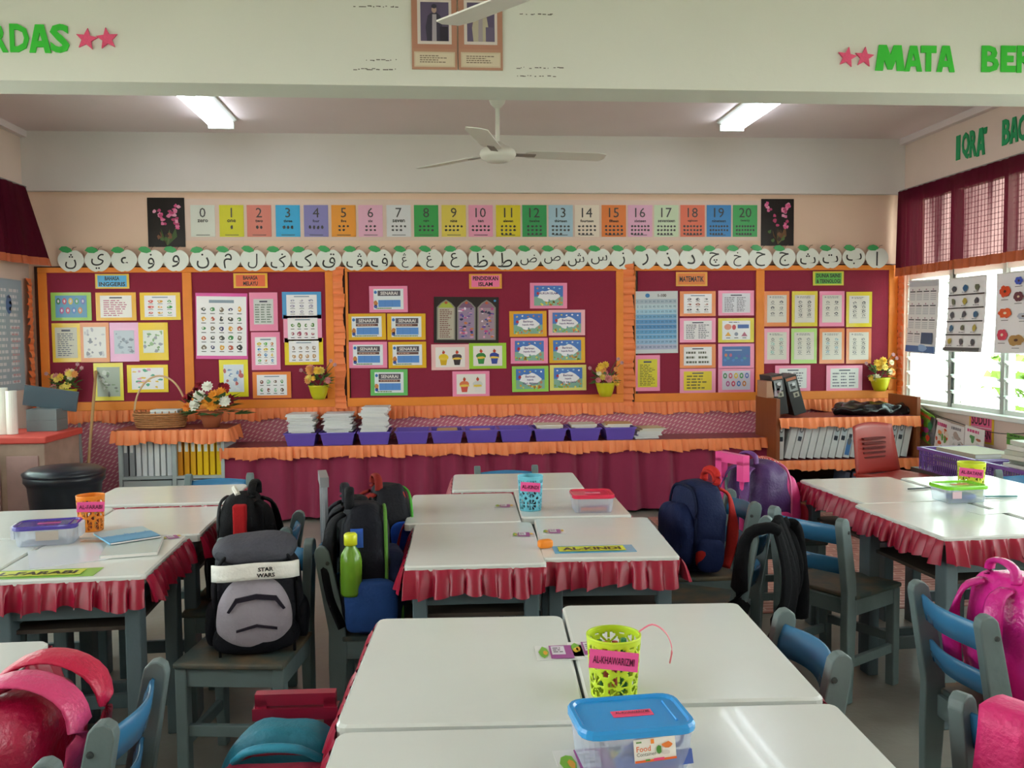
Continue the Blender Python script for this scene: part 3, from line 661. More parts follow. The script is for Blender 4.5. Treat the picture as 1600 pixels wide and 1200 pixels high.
for i in range(40):
    a = 2*pi*i/40; r = 1-.10*abs(cos(a*.5+pi/4))**14*0
    x = cos(a)*(1+.04*sin(a)); z = sin(a)*.94
    z -= .16*math.exp(-(x/.22)**2)*(1 if z > 0 else 0); z += .10*math.exp(-(x/.16)**2)*(1 if z < 0 else 0)
    x *= 1-.10*(z < 0)*abs(z); apo.append((x*.098, z*.093))
am = MB().prism(apo, -.004, 0).mesh('apple_cutout', cardmat('e6ebe2'))
lf = [(-.055, 0), (-.035, .022), (0, .026), (.032, .012), (.045, -.008), (.012, -.024), (-.025, -.02)]
lm = MB().prism(lf, -.007, -.0045).mesh('leaf', cardmat('43a862'))
tw = MB().tube([(0, -.005, .07), (.018, -.005, .10), (.04, -.005, .107)], .002, 5).mesh('stalk', paint('7a5a4a'))
for i, (px, ch, nm) in enumerate(AP):
    yy = 405.5-.0035*(px-700)*1.0; c = on_y(px, yy, YW-.045)
    o = put(bpy.data.objects.new('apple_cutout', am), 'apple_cutout'); o.location = c; o.rotation_euler = (0, radians(rnd.uniform(-3, 3)), 0)
    tag(o, 'white paper apple with the Jawi letter %s above the notice boards' % nm, 'apple cutout', 'apple letters')
    l = put(bpy.data.objects.new('leaf', lm), 'leaf', o); l.location = (-.035, 0, .082); l.rotation_euler = (0, radians(rnd.uniform(-8, 8)), 0)
    put(bpy.data.objects.new('stalk', tw), 'stalk', o)
    vs, fs, x0, x1, y0, y1 = text_geo(ch, .0); k = min(.132/(x1-x0), .115/(y1-y0), .165)
    MB().add([((p.x-(x0+x1)/2)*k, -.0048, (p.y-(y0+y1)/2)*k-.006) for p in vs], fs, None, '2a2d2a').build('printed_letter', print_mat(), o)

# ------------------------------------------------------------------ hanging flower pots on the boards
PET = ['f2c84a', 'e8a05a', 'efe6c8', 'd88a8a', 'f0d870']
def blossom(name, parent, c, r, col, up=(0, -1, .3), n=9):
    mb = MB(); U = Vector(up).normalized(); A = U.cross(Vector((1, .1, 0))).normalized(); B = U.cross(A); c = Vector(c)
    for ring, (rr, q) in enumerate(((r, .15), (r*.7, .45), (r*.4, .8))):
        for i in range(n):
            a = 2*pi*i/n+ring*.4; d = A*cos(a)+B*sin(a); e = A*cos(a+.5)+B*sin(a+.5); g = A*cos(a-.5)+B*sin(a-.5)
            mb.add([c+U*r*q*.3, c+e*rr*.7+U*r*q*.6, c+d*rr+U*r*q, c+g*rr*.7+U*r*q*.6], [(0, 1, 2, 3)])
    mb.lathe([(r*.25, 0), (r*.2, r*.3), (r*.02, r*.35)], 8, M=Matrix.Translation(c) @ U.to_track_quat('Z', 'Y').to_matrix().to_4x4())
    return mb.build(name, paint(col, .7), parent)
def leafset(parent, c, n, R_, col, seed, zup=.5, L=.05):
    mb = MB(); rr = random.Random(seed); c = Vector(c)
    for i in range(n):
        a = rr.uniform(0, 2*pi); t = rr.uniform(-.2, 1); d = Vector((cos(a), sin(a)*.6, t*zup)).normalized(); s = rr.uniform(.5, 1)*R_
        p = c+d*s*.5; q = c+d*s; w = d.cross(Vector((0, 0, 1))).normalized()*L*.3
        mb.add([p, (p+q)/2+w+Vector((0, 0, .01)), q, (p+q)/2-w], [(0, 1, 2, 3)])
    return mb.build('foliage', paint(col, .7), parent)
def wallpot(px, py, label, seed):
    c = on_y(px, py, YW-.10); r = empty('flower_pot', (c.x, YW-.10, c.z), 0, label, 'flower pot', 'yellow flower pots on the notice boards')
    MB().lathe([(.045, -.10), (.062, -.06), (.078, .0), (.083, .012), (.074, .0)], 20).build('pot', mat('yellow pot', 'c9c21e', .35), r, smooth=True)
    MB().lathe([(.075, -.005), (.0, -.003)], 16, cap=False).build('foam', paint('5a5a30', .9), r)
    leafset(r, (0, 0, .02), 46, .15, '4f7a3c', seed, 1.1)
    rr = random.Random(seed)
    for i in range(13):
        x = rr.uniform(-.085, .085); z = rr.uniform(.03, .17)-abs(x)*.4
        b = blossom('blossom', r, (x, -.045+rr.uniform(-.02, .03), z), rr.uniform(.022, .036), PET[rr.randrange(5)], (x*4, -1, .3))
    st = MB(); 
    for x, z in ((-.13, .13), (.13, .17), (.10, .20)): st.tube([(0, 0, .0), (x*.5, 0, z*.6), (x, 0, z)], .003, 5)
    st.build('stem', paint('5a6a3a'), r)
    for x, z in ((-.13, .13), (.13, .17), (.10, .20)): blossom('blossom', r, (x, -.02, z), .018, 'c99aa0', (0, -1, .2), 6)
wallpot(103, 610, 'yellow pot of mixed flowers low on the far left panel', 3)
wallpot(498, 604, 'yellow pot of mixed flowers at the lower right corner of the second panel', 5)
wallpot(946, 600, 'yellow pot of mixed flowers at the lower right of the central board', 8)
wallpot(1375, 592, 'yellow pot of mixed flowers at the lower right of the far right panel', 12)

# ------------------------------------------------------------------ the beam: letters, stars, portraits
M_green = mat('green card letters', '35c435', .6); M_dgreen = mat('dark green card letters', '159a5c', .6); M_pink = mat('pink glitter star', 'e8557e', .5, .25, 200)
BLK = {'M': [[(0, 0), (.26, 0), (.30, .42), (.42, .05), (.58, .05), (.70, .42), (.74, 0), (1, 0), (.88, 1), (.62, 1), (.50, .62), (.38, 1), (.12, 1)]],
       'I': [[(0, 0), (1, 0), (1, 1), (0, 1)]], 'T': [[(.33, 0), (.67, 0), (.67, .72), (1, .72), (1, 1), (0, 1), (0, .72), (.33, .72)]],
       'E': [[(0, 0), (1, 0), (1, .24), (.40, .24), (.40, .38), (.85, .38), (.85, .62), (.40, .62), (.40, .76), (1, .76), (1, 1), (0, 1)]],
       'A': [[(0, 0), (.28, 0), (.34, .20), (.66, .20), (.72, 0), (1, 0), (.70, 1), (.50, 1), (.50, .72), (.60, .42), (.40, .42), (.50, .72), (.50, 1), (.30, 1)]]}
def letter(ch, px, Y, m, label, group, x=None, t=.006):
    x0, y0, x1, y1 = px; vs, fs, a0, a1, b0, b1 = text_geo(ch, .032, .01)
    if x is None:
        a = on_y(x0, (y0+y1)/2, Y); b = on_y(x1, (y0+y1)/2, Y); c = on_y((x0+x1)/2, y0, Y); d = on_y((x0+x1)/2, y1, Y); w = b.x-a.x; h = c.z-d.z; loc = ((a.x+b.x)/2, Y-.001, (c.z+d.z)/2); rz = 0
    else:
        a = on_x(x0, (y0+y1)/2, x); b = on_x(x1, (y0+y1)/2, x); c = on_x((x0+x1)/2, y0, x); d = on_x((x0+x1)/2, y1, x); w = a.y-b.y; h = c.z-d.z; loc = (x-.001, (a.y+b.y)/2, (c.z+d.z)/2); rz = -pi/2
    if ch in BLK:
        P = BLK[ch]; mb = MB()
        for Q in P: mb.prism([((u-.5)*w, (v-.5)*h) for u, v in Q], -t, 0)
        o = mb.build('wall_letter', m, loc=loc, rot=(0, 0, rz)); tag(o, label, 'letter', group); return
    kx = w/(a1-a0); kz = h/(b1-b0)
    mb = MB().add([((p.x-(a0+a1)/2)*kx, -t*(.5+p.z/.02), (p.y-(b0+b1)/2)*kz) for p in vs], fs)
    o = mb.build('wall_letter', m, loc=loc, rot=(0, 0, rz)); tag(o, label, 'letter', group)
gl = 'green letters on the beam'
for ch, px in (('R', (-14, 38, 13, 82)), ('D', (16, 38, 46, 82)), ('A', (46, 39, 80, 83)), ('S', (79, 38, 109, 83))): letter(ch, px, 4.06, M_green, 'bright green letter %s at the left end of the beam' % ch, gl)
for ch, px, w in (('M', (1367, 71, 1413, 111), 'first letter of MATA'), ('A', (1413, 72, 1440, 112), 'first A of MATA'), ('T', (1438, 72, 1462, 112), 'third letter of MATA'), ('A', (1463, 72, 1491, 113), 'last A of MATA'), ('B', (1533, 72, 1560, 113), 'first letter of BER'), ('E', (1563, 72, 1586, 113), 'middle letter of BER'), ('R', (1588, 72, 1616, 114), 'cut by the right edge of the photo')): letter(ch, px, 4.06, M_green, 'bright green letter %s on the beam, %s' % (ch, w), gl)
g2 = 'dark green letters on the right wall'
for ch, px in (('I', (1495, 212, 1501, 250)), ('Q', (1504, 207, 1515, 249)), ('R', (1516, 203, 1527, 245)), ('A', (1527, 200, 1540, 243)), ("'", (1538, 199, 1543, 209)), ('B', (1567, 186, 1579, 226)), ('A', (1579, 183, 1592, 223)), ('C', (1592, 180, 1604, 220)), ('A', (1605, 176, 1621, 216))):
    letter(ch, px, 0, M_dgreen, 'dark green %s of %s on the right wall above the curtain' % ('apostrophe' if ch == "'" else 'letter '+ch, 'the word IQRA' if px[0] < 1545 else ('the word BACA' if px[0] != 1605 else 'the end of BACA')), g2, x=XR-.001)
sp = []
for i in range(10): r_ = .048 if i % 2 == 0 else .021; a = pi/2+2*pi*i/10; sp.append((r_*cos(a), r_*sin(a)))
sm = MB().prism(sp, -.008, 0).mesh('star', M_pink)
for px, py, rot, lab in ((136, 62, 8, 'left pink star after the green letters RDAS'), (168, 61, -6, 'right pink star after the green letters RDAS'), (1323, 90, 10, 'left pink star before the word MATA'), (1350, 90, 5, 'right pink star before the word MATA')):
    o = put(bpy.data.objects.new('paper_star', sm), 'paper_star'); o.location = on_y(px, py, 4.059); o.rotation_euler = (0, radians(rot), 0); tag(o, lab, 'star', 'pink paper stars')
def portrait(px, lab, king):
    o, w, h = wallcard('royal_portrait', px, 'b98a72', lab, 'portrait', None, y=4.058, t=.006)
    s = Sheet(w, h, None, -.006); s.rect(.02, .27, .98, .98, 'b5826c', 0); s.rect(.13, .33, .88, .91, 'd9cfc8', 1); s.rect(.20, .37, .82, .88, '5e5470', 2)
    b, f = ('3c3a4c', 'a9a3ac') if king else ('b8b09a', 'a49aa0')
    s.poly([(.34, .37), (.66, .37), (.68, .55), (.64, .70), (.56, .74), (.44, .74), (.36, .70), (.31, .55)], b, 3); s.poly([(.45, .37), (.55, .37), (.55, .72), (.46, .72)], f, 4); s.ell(.5, .78, .055, .045, 'b59a8c', 5); s.ell(.5, .825, .06, .03, b, 5.5)
    s.rect(.62, .37, .80, .56, '2c2a38' if king else '6a607a', 3.5)
    s.rect(.05, .03, .95, .23, 'cfc0a4', 1); s.rect(.08, .05, .92, .21, 'd8ccb2', 2); s.lines(.14, .08, .86, .19, 4, '7a6a58', 3, words=9)
    s.build('printed_sheet', o)
portrait((643, -10, 714, 109), 'left royal portrait on the beam, standing figure in dark uniform, brown border', True)
portrait((716, -9, 785, 110), 'right royal portrait on the beam, standing figure in pale dress, brown border', False)
s = Sheet(1, 1, None, 0)
mk = MB()
for px0, py, px1 in ((552, 10, 622), (572, 94, 622), (552, 108, 622), (812, 22, 862), (807, 106, 874), (808, 119, 872)):
    x = px0
    while x < px1:
        a = on_y(x, py+rnd.uniform(-1, 1), 4.0585); w = rnd.uniform(.003, .02); mk.box(a.x, a.x+w, 4.0585, 4.06, a.z-.0025*rnd.uniform(.3, 1), a.z+.002); x += rnd.uniform(3, 9)
o = mk.build('tape_residue', paint('6a665e', .9)); tag(o, 'rows of dark glue marks on the beam beside the portraits', 'marks', None, 'stuff')
# ------------------------------------------------------------------ desks
M_frame = mat('grey-blue desk paint', '5f7076', .5, .22, 7, .12, 40)
M_top = mat('white vinyl top', 'dce1dc', .19, .03, 4, .10, 6, coat=.15)
M_ruf = mat('maroon satin frill', '9a0c30', .34, .12, 12)
def desk(cx, cy, rz, label, sides, w=.458, d=.605, group='white-topped school desks'):
    r = empty('school_desk', (cx, cy, 0), radians(rz), label, 'desk', group); W2, D2 = w/2, d/2
    # soft vinyl-wrapped top with rounded corners
    pts = []
    for sx, sy, a0 in ((1, 1, 0), (-1, 1, 90), (-1, -1, 180), (1, -1, 270)):
        for k in range(4): a = radians(a0+30*k); pts.append((sx*(W2-.018)+.018*cos(a), sy*(D2-.018)+.018*sin(a)))
    mb = MB(); n = len(pts)
    for z0, z1, k in ((.650, .654, 1),):
        vs = [(x, y, .652) for x, y in pts]+[(x, y, .675) for x, y in pts]+[(x*(1-.005/W2), y*(1-.005/D2), .68) for x, y in pts]
        fs = [list(range(n))[::-1], list(range(2*n, 3*n))]+[(i, (i+1) % n, (i+1) % n+n, i+n) for i in range(n)]+[(i+n, (i+1) % n+n, (i+1) % n+2*n, i+2*n) for i in range(n)]
    mb.add(vs, fs).build('desk_top', M_top, r)
    for sx in (-1, 1):
        for sy in (-1, 1): MB().box(sx*(W2-.045)-.022, sx*(W2-.045)+.022, sy*(D2-.055)-.033, sy*(D2-.055)+.033, 0, .652).build('leg', M_frame, r, bevel=.004)
    for sy in (-1, 1):
        MB().box(-W2+.04, W2-.04, sy*(D2-.05)-.011, sy*(D2-.05)+.011, .545, .652).build('apron', M_frame, r, bevel=.003)
        MB().box(-W2+.04, W2-.04, sy*(D2-.05)-.011, sy*(D2-.05)+.011, .09, .14).build('stretcher', M_frame, r, bevel=.003)
    for sx in (-1, 1):
        MB().box(sx*(W2-.045)-.011, sx*(W2-.045)+.011, -D2+.07, D2-.07, .575, .652).build('apron', M_frame, r, bevel=.003)
        pass
    MB().box(-W2+.05, W2-.05, -D2+.06, D2-.06, .50, .512).build('book_shelf', mat('dark plywood', '4a4038', .7, .2), r)
    if sides:
        e = .003
        seg = {'F': [(-W2, -D2), (W2, -D2)], 'R': [(W2, -D2), (W2, D2)], 'B': [(W2, D2), (-W2, D2)], 'L': [(-W2, D2), (-W2, -D2)]}
        for q, sgm in enumerate(sides):
            mb = MB()
            (ax, ay), (bx_, by) = seg[sgm]
            o_ = Vector((ax+bx_, ay+by, 0)).normalized()
            ruffle(mb, [Vector((ax, ay, .668))+o_*e, Vector((bx_, by, .668))+o_*e], drop=.078, amp=.017, wl=.048, out=o_, seed=int(cx*50+cy*31)+q, flare=.022, rows=6)
            mb.build('frill', M_ruf, r, smooth=True)
    return r
# centre block, near part
desk(.052, 1.862, -3.5, 'white-topped desk, left one of the second row of the near centre block', 'L')
desk(.520, 1.915, -3.5, 'white-topped desk under the green pierced cup, in the near centre block', 'RB')
desk(.028, 1.238, -2.5, 'white-topped desk at the bottom of the photo, left of the blue-lidded box', 'L')
desk(.497, 1.285, -2.5, 'white-topped desk at the bottom right of the near centre block', 'R')
# centre block, far part
desk(.113, 2.960, -1.5, 'white-topped desk, front left of the far centre block, nearly bare', 'LF', .436, .60)
desk(.552, 3.000, -3.8, 'white-topped desk with the AL-KINDI strip, front right of the far centre block', 'RF', .436, .60)
desk(.092, 3.575, -1.5, 'white-topped desk, middle row left of the far centre block', 'L', .440, .60)
desk(.534, 3.635, -2.0, 'white-topped desk under the pink-lidded box, middle row right of the far centre block', 'R', .430, .60)
desk(.363, 4.185, 88, 'white-topped desk set crosswise at the back of the far centre block', 'LB')
# left block
desk(-1.112, 2.915, 2.0, 'white-topped desk, front right of the left block, with the green strip on it', 'RF', .455, .53)
desk(-1.094, 3.460, 2.0, 'white-topped desk behind the open blue book, back right of the left block', 'RB', .455, .53)
desk(-1.578, 2.932, 2.0, 'white-topped desk, front left of the left block, cut by the photo edge', 'F', .455, .53)
desk(-1.560, 3.478, 2.0, 'white-topped desk with the purple-lidded box, back left of the left block', 'B', .455, .53)
desk(-1.215, 4.045, 91, 'white-topped desk set crosswise behind the left block', 'LF')
# near left block
desk(-1.137, 1.800, 0, 'white-topped desk at the lower left edge of the photo, corner only in view', 'RB')
desk(-1.60, 1.800, 0, 'white-topped desk beyond the lower left edge of the photo', 'B')
# right block
desk(1.915, 3.135, 2.5, 'white-topped desk, front left of the right block', 'LF')
desk(1.942, 3.745, 2.5, 'white-topped desk, back left of the right block', 'LB')
desk(2.40, 3.115, 2.5, 'white-topped desk, front right of the right block', 'F')
desk(2.428, 3.727, 2.5, 'white-topped desk under the yellow cup, back right of the right block', 'RB')

# ------------------------------------------------------------------ chairs
M_post = mat('worn grey chair paint', '68797a', .5, .2, 9, .12, 40)
M_slat = mat('blue chair slat paint', '3a7aa6', .25, .12, 6, .05, 30)
M_seat = mat('worn dark green seat', '42514f', .55, .35, 6, .12, 30)
_n = M_seat.node_tree; _b = _n.nodes['Principled BSDF']; _t = _n.nodes.new('ShaderNodeTexNoise'); _t.inputs['Scale'].default_value = 9; _t.inputs['Detail'].default_value = 6
_c = _n.nodes.new('ShaderNodeValToRGB'); _c.color_ramp.elements[0].position = .42; _c.color_ramp.elements[0].color = lin(hx('3f504e')); _c.color_ramp.elements[1].position = .68; _c.color_ramp.elements[1].color = lin(hx('75624a'))
_tc2 = _n.nodes.new('ShaderNodeTexCoord'); _n.links.new(_tc2.outputs['Object'], _t.inputs['Vector']); _n.links.new(_t.outputs['Fac'], _c.inputs[0]); _n.links.new(_c.outputs[0], _b.inputs['Base Color'])
def make_chair(seatm=None, slatm=None):
    r = empty('school_chair', (0, 0, 0)); W2 = .150
    prof = [(-.185, 0), (-.150, 0), (-.128, .36), (-.135, .46), (-.178, .665), (-.183, .685), (-.196, .698), (-.212, .700), (-.226, .690), (-.230, .672), (-.188, .42), (-.19, .30)]
    for sx in (-1, 1):
        mb = MB(); n = len(prof); x0, x1 = sx*W2-.016, sx*W2+.016
        vs = [(x0, p[0], p[1]) for p in prof]+[(x1, p[0], p[1]) for p in prof]
        mb.add(vs, [list(range(n)), list(range(2*n-1, n-1, -1))]+[(i, i+n, (i+1) % n+n, (i+1) % n) for i in range(n)])
        p = mb.build('back_post', M_post, r, bevel=.004)
        MB().lathe([(.007, 0), (.006, .003), (.001, .004)], 10, M=Matrix.Translation((sx*(W2+.016), -.187, .645)) @ Matrix.Rotation(sx*pi/2, 4, 'Y')).build('bolt', paint('3c4242', .4), p)
        MB().box(sx*W2-.018, sx*W2+.018, .115, .155, 0, .385).build('front_leg', M_post, r, bevel=.004)
        MB().box(sx*W2-.010, sx*W2+.010, -.14, .12, .13, .165).build('side_stretcher', M_post, r, bevel=.003)
        MB().box(sx*W2-.013, sx*W2+.013, -.14, .12, .325, .385).build('side_rail', M_post, r, bevel=.003)
    MB().box(-W2, W2, .125, .148, .325, .385).build('front_rail', M_post, r, bevel=.003)
    MB().box(-W2, W2, -.155, -.135, .325, .385).build('rear_rail', M_post, r, bevel=.003)
    MB().box(-W2, W2, .124, .146, .17, .205).build('front_stretcher', M_post, r, bevel=.003)
    MB().box(-W2-.02, W2+.02, -.145, .165, .385, .403).build('seat', seatm or M_seat, r, bevel=.006)
    for zc, hh, yc in ((.63, .072, -.192), (.51, .062, -.168)):
        mb = MB(); N = 14; vs = []
        for i in range(N+1):
            u = i/N; x = -W2+.01+(2*W2-.02)*u; dy = -.030*sin(pi*u)**1.3; dz = .006*sin(pi*u)
            for (oy, oz) in ((.008, -hh/2), (.010, 0), (.004, hh/2-.004), (0, hh/2), (-.006, hh/2-.004), (-.008, 0), (-.006, -hh/2)):
                vs.append((x, yc+dy+oy-.22*oz, zc+dz+oz))
        k = 7; fs = [(i*k+j, i*k+(j+1) % k, (i+1)*k+(j+1) % k, (i+1)*k+j) for i in range(N) for j in range(k)]+[list(range(k))[::-1], [N*k+j for j in range(k)]]
        mb.add(vs, fs).build('back_slat', slatm or M_slat, r, smooth=True)
    return r
ch0 = make_chair(); chfirst = True
CHG = 'blue-slatted wooden school chairs'
def chair(bxx, byy, heading, label):
    """bxx,byy: middle of the top of the back; heading: direction it faces, degrees from +x"""
    global chfirst
    a = radians(heading); x = bxx+.205*cos(a); y = byy+.205*sin(a)
    if chfirst: o = ch0; chfirst = False
    else: o = clone(ch0)
    o.location = (x, y, 0); o.rotation_euler = (0, 0, a-pi/2); tag(o, label, 'chair', CHG); return o
c_a = chair(.842, 1.93, 180, 'chair right of the near centre block, orange sticker on its slat')
c_b1 = chair(1.262, 3.58, 180, 'chair at the right of the far centre block carrying the navy backpack')
c_b2 = chair(1.13, 3.03, 150, 'chair with the black jacket hanging on its back, right of the far centre block')
c_c = chair(1.385, 3.21, 31, 'empty chair facing the right block, its dark green seat in full view')
c_d = chair(1.30, 2.13, 0, 'chair at the right edge holding the shiny pink backpack')
c_e = chair(1.045, 1.42, 28, 'chair at the lower right corner with a pink strap over its slat')
c_f = chair(-.590, 3.02, 262, 'chair facing the camera with the grey and black backpack on its seat')
c_g = chair(-.385, 3.03, 0, 'chair left of the far centre block carrying the bag with the green bottle')
c_g2 = chair(-.40, 3.56, 0, 'chair behind the one with the green bottle, left of the far centre block')
c_h = chair(-.555, 3.34, 180, 'chair with the black and red backpack, right of the left block')
c_i = chair(-.605, 1.745, 180, 'chair at the lower left with the crimson backpack on its seat')
c_i2 = chair(-.645, 1.305, 180, 'chair at the bottom edge left, only one post top showing')
c_j = chair(-1.10, 4.50, 270, 'chair behind the crosswise desk of the left block')
c_k = chair(.345, 4.56, 270, 'chair behind the crosswise desk of the far centre block')
c_l = chair(1.43, 4.10, 0, 'chair at the left of the right block carrying the pink and purple trolley bag')
c_m = chair(2.86, 4.02, 250, 'chair behind the right block near the purple baskets')
c_n = chair(-1.93, 3.3, 0, 'chair at the far side of the left block')
c_o = chair(2.75, 3.1, 180, 'chair at the far side of the right block, beyond the photo edge')
# a sticker on the slat of the near right chair
MB().box(-.012, .012, -.235, -.2335, .60, .632).build('sticker', paint('d9731f', .5), c_a)

# ------------------------------------------------------------------ counter along the back wall
M_skirt = mat('maroon pleated cloth', '8f1644', .75, .08, 20, sheen=.3)
M_oil = mat('maroon patterned oilcloth', '8a3a40', .35, .25, 30)
CX0, CX1, CY0, CZ = on_y(350, 705, 6.70).x, on_y(1209, 682, 6.70).x, 6.70, .555
r = empty('long_counter', ((CX0+CX1)/2, 6.9, 0), 0, 'long low counter under the notice boards with a maroon pleated skirt', 'counter')
T = Matrix.Translation((-(CX0+CX1)/2, -6.9, 0))
MB().box(CX0, CX1, CY0, YB-.014, CZ-.03, CZ, M=T).build('counter_top', M_oil, r, bevel=.004)
for i in range(6):
    x = CX0+.05+(CX1-CX0-.1)*i/5; MB().box(x-.025, x+.025, CY0+.05, CY0+.1, 0, CZ-.03, M=T).box(x-.025, x+.025, YB-.12, YB-.07, 0, CZ-.03, M=T).build('leg', M_frame, r)
pl = [CX0+(CX1-CX0)*t for t in (.035, .10, .165, .228, .292, .355, .405, .455, .505, .565, .615, .665, .73, .795, .87, .93)]
def skirt(u, v):
    x = CX0+(CX1-CX0)*u; y = CY0-.004-.03*v; 
    for i, p in enumerate(pl):
        d = (x-p)/(.045+.05*v*(i % 3 == 1)); y -= (.010+.07*v)*math.exp(-d*d)*(1 if i % 2 else .7); y += .035*math.exp(-((x-p-.07)/.03)**2)
    y += .008*sin(x*31)*v
    return Vector((x+.02*v*sin(x*9), y, .53-(.53-.02)*v-.012*v*sin(x*2.3)))
MB().grid(skirt, 420, 10, M=T).build('pleated_skirt', M_skirt, r, smooth=True)
mb = MB(); ruffle(mb, [(CX0-.03, CY0-.02, CZ+.004), (CX1+.02, CY0-.02, CZ+.004)], drop=.088, amp=.018, wl=.052, out=OUT, seed=11, flare=.02)
mb.v = [T @ p for p in mb.v]; mb.build('orange_frill', M_rufo, r, smooth=True)

# purple trays
M_pur = mat('purple plastic', '7058be', .4, .05)
def tray_geo():
    # open tray, sloping sides with a lip
    m_ = MB(); a = [(-.112, -.13), (.112, -.13), (.112, .13), (-.112, .13)]; b = [(-.135, -.155), (.135, -.155), (.135, .155), (-.135, .155)]
    vs = [(x, y, 0) for x, y in a]+[(x, y, .098) for x, y in b]+[(x*1.05, y*1.04, .098) for x, y in b]+[(x*1.05, y*1.04, .088) for x, y in b]+[(x*.97, y*.97, .098) for x, y in b]+[(x*.96, y*.96, .006) for x, y in a]
    fs = [(3, 2, 1, 0)]
    for k in range(4):
        q = (k+1) % 4; fs += [(k, q, 4+q, 4+k), (12+k, 12+q, 8+q, 8+k), (4+k, 4+q, 12+q, 12+k), (8+k, 8+q, 16+q, 16+k), (16+k, 16+q, 20+q, 20+k)]
    fs.append((20, 21, 22, 23)); return m_.add(vs, fs)
tm = tray_geo().mesh('tray', M_pur)
tpx = [(445, 497), (500, 557), (559, 612), (617, 672), (672, 725), (725, 779), (779, 832), (832, 885), (887, 938), (942, 992)]
tdesc = ['with a stack of white books, at the left end', 'with a stack of white books, second from the left', 'with the tallest stack of white books, third from the left', 'holding only a few low books, fourth from the left', 'with a tan book on top, fifth from the left', 'with a pinkish book on top, sixth from the left', 'almost empty, seventh from the left', 'with tan and white books, eighth from the left', 'with tan and white books, ninth from the left', 'with tan books, at the right end']
M_paper = mat('book paper', 'e6e4e0', .7); 
def book(name, cx, cy, z, w, d, t, col, rz, label, group, cat='book'):
    o = MB().box(-w/2, w/2, -d/2, d/2, 0, t).build(name, paint(col, .6)); o.location = (cx, cy, z); o.rotation_euler = (0, 0, rz); tag(o, label, cat, group)
    MB().box(-w/2+.002, w/2+.0006, -d/2-.0006, d/2-.002, t*.14, t*.86).build('pages', M_paper, o); return o
for i, (a, b) in enumerate(tpx):
    x = (on_y(a, 685, 6.80).x+on_y(b, 685, 6.80).x)/2; w = on_y(b, 685, 6.8).x-on_y(a, 685, 6.8).x
    o = put(bpy.data.objects.new('storage_tray', tm), 'storage_tray'); o.location = (x, 6.885, CZ); k = w/.285; o.scale = (k, 1, 1)
    tag(o, 'purple plastic tray '+tdesc[i], 'tray', 'purple trays on the counter')
    top = CZ+.007; spec = {0: (22, .0105), 1: (22, .0105), 2: (25, .011), 3: (4, .012), 4: (8, .011), 5: (7, .011), 6: (2, .012), 7: (10, .0115), 8: (10, .0115), 9: (10, .0115)}[i]
    for j in range(spec[0]):
        hi = j*spec[1] > .085; wd = .19+(.03 if hi else -.02); 
        if i < 3: c = rnd.choice(['e2e2e6', 'd6d8de', 'eeeeee', 'cfd0d8'])
        else: c = rnd.choice(['d9c8a0', 'e6e0d0', 'c8a878', 'dcd8cc', 'b89a78'] if i > 6 or i == 4 else ['d8a8a0', 'd0c8c0', '8a7ab0'])
        off = rnd.uniform(-.012, .012)*(1 if hi else .3)
        book('exercise_book', x+off, 6.885+rnd.uniform(-.012, .012)*(1 if hi else .3), top+j*spec[1], wd*k, .225, spec[1]-.001, c, rnd.uniform(-.1, .1)*(1 if hi else .15), 'exercise book in the %s purple tray from the left, %s' % (ORD[i], 'number %s from the bottom' % (ORD+['twenty-first', 'twenty-second', 'twenty-third', 'twenty-fourth', 'twenty-fifth'])[j]), 'books in the %s tray' % ORD[i])
x = on_y(1008, 680, 6.85).x
for j in range(7): book('exercise_book', x+rnd.uniform(-.01, .02)+.012*j*.6, 6.9+rnd.uniform(-.01, .01), CZ+.001+j*.0115, .19, .24, .0105, rnd.choice(['e4e4e2', 'd8dcd8', 'eef0ee']) if j < 5 else 'cfc39a', rnd.uniform(-.12, .12), 'exercise book in the loose stack right of the trays, %s from the bottom' % ORD[j], 'loose books right of the trays')

# ------------------------------------------------------------------ left shelf unit
M_shelf = mat('pale grey shelf', 'b6c0c2', .5, .1, 9)
LX0, LX1, LY0, LZ = on_y(184, 700, 6.68).x, on_y(350, 700, 6.68).x, 6.68, .70
r = empty('left_shelf', ((LX0+LX1)/2, 6.88, 0), 0, 'low grey shelf unit with white and yellow files, left of the counter', 'shelf'); r.name = 'low_shelf'
T = Matrix.Translation((-(LX0+LX1)/2, -6.88, 0)); xm = on_y(271, 700, LY0).x
for a, b in ((LX0, LX0+.025), (xm-.015, xm+.015), (LX1-.025, LX1)): MB().box(a, b, LY0, YB-.015, 0, LZ-.025, M=T).build('side_panel', M_shelf, r, bevel=.002)
MB().box(LX0-.02, LX1+.02, LY0-.02, YB-.015, LZ-.025, LZ, M=T).build('shelf_top', M_shelf, r, bevel=.003)
MB().box(LX0+.025, xm-.015, LY0+.005, YB-.015, .335, .355, M=T).box(xm+.015, LX1-.025, LY0+.005, YB-.015, .335, .355, M=T).build('shelf_board', M_shelf, r)
MB().box(LX0+.025, LX1-.025, YB-.03, YB-.015, .02, LZ-.025, M=T).build('back_panel', paint('3c3a3c', .7), r)
dd = MB().box(LX0+.03, xm-.02, LY0+.002, LY0+.02, .03, .325, M=T).build('drawer_front', M_shelf, r, bevel=.003)
dd2 = MB().box(xm+.02, LX1-.03, LY0+.002, LY0+.02, .03, .325, M=T).build('drawer_front', M_shelf, r, bevel=.003)
xc = (LX0+xm)/2; MB().tube([T @ Vector((xc+.12, LY0-.0, .26)), T @ Vector((xc+.12, LY0-.02, .265)), T @ Vector((xc+.2, LY0-.02, .265)), T @ Vector((xc+.2, LY0, .26))], .004, 6).build('handle', paint('4a5052', .4), dd)
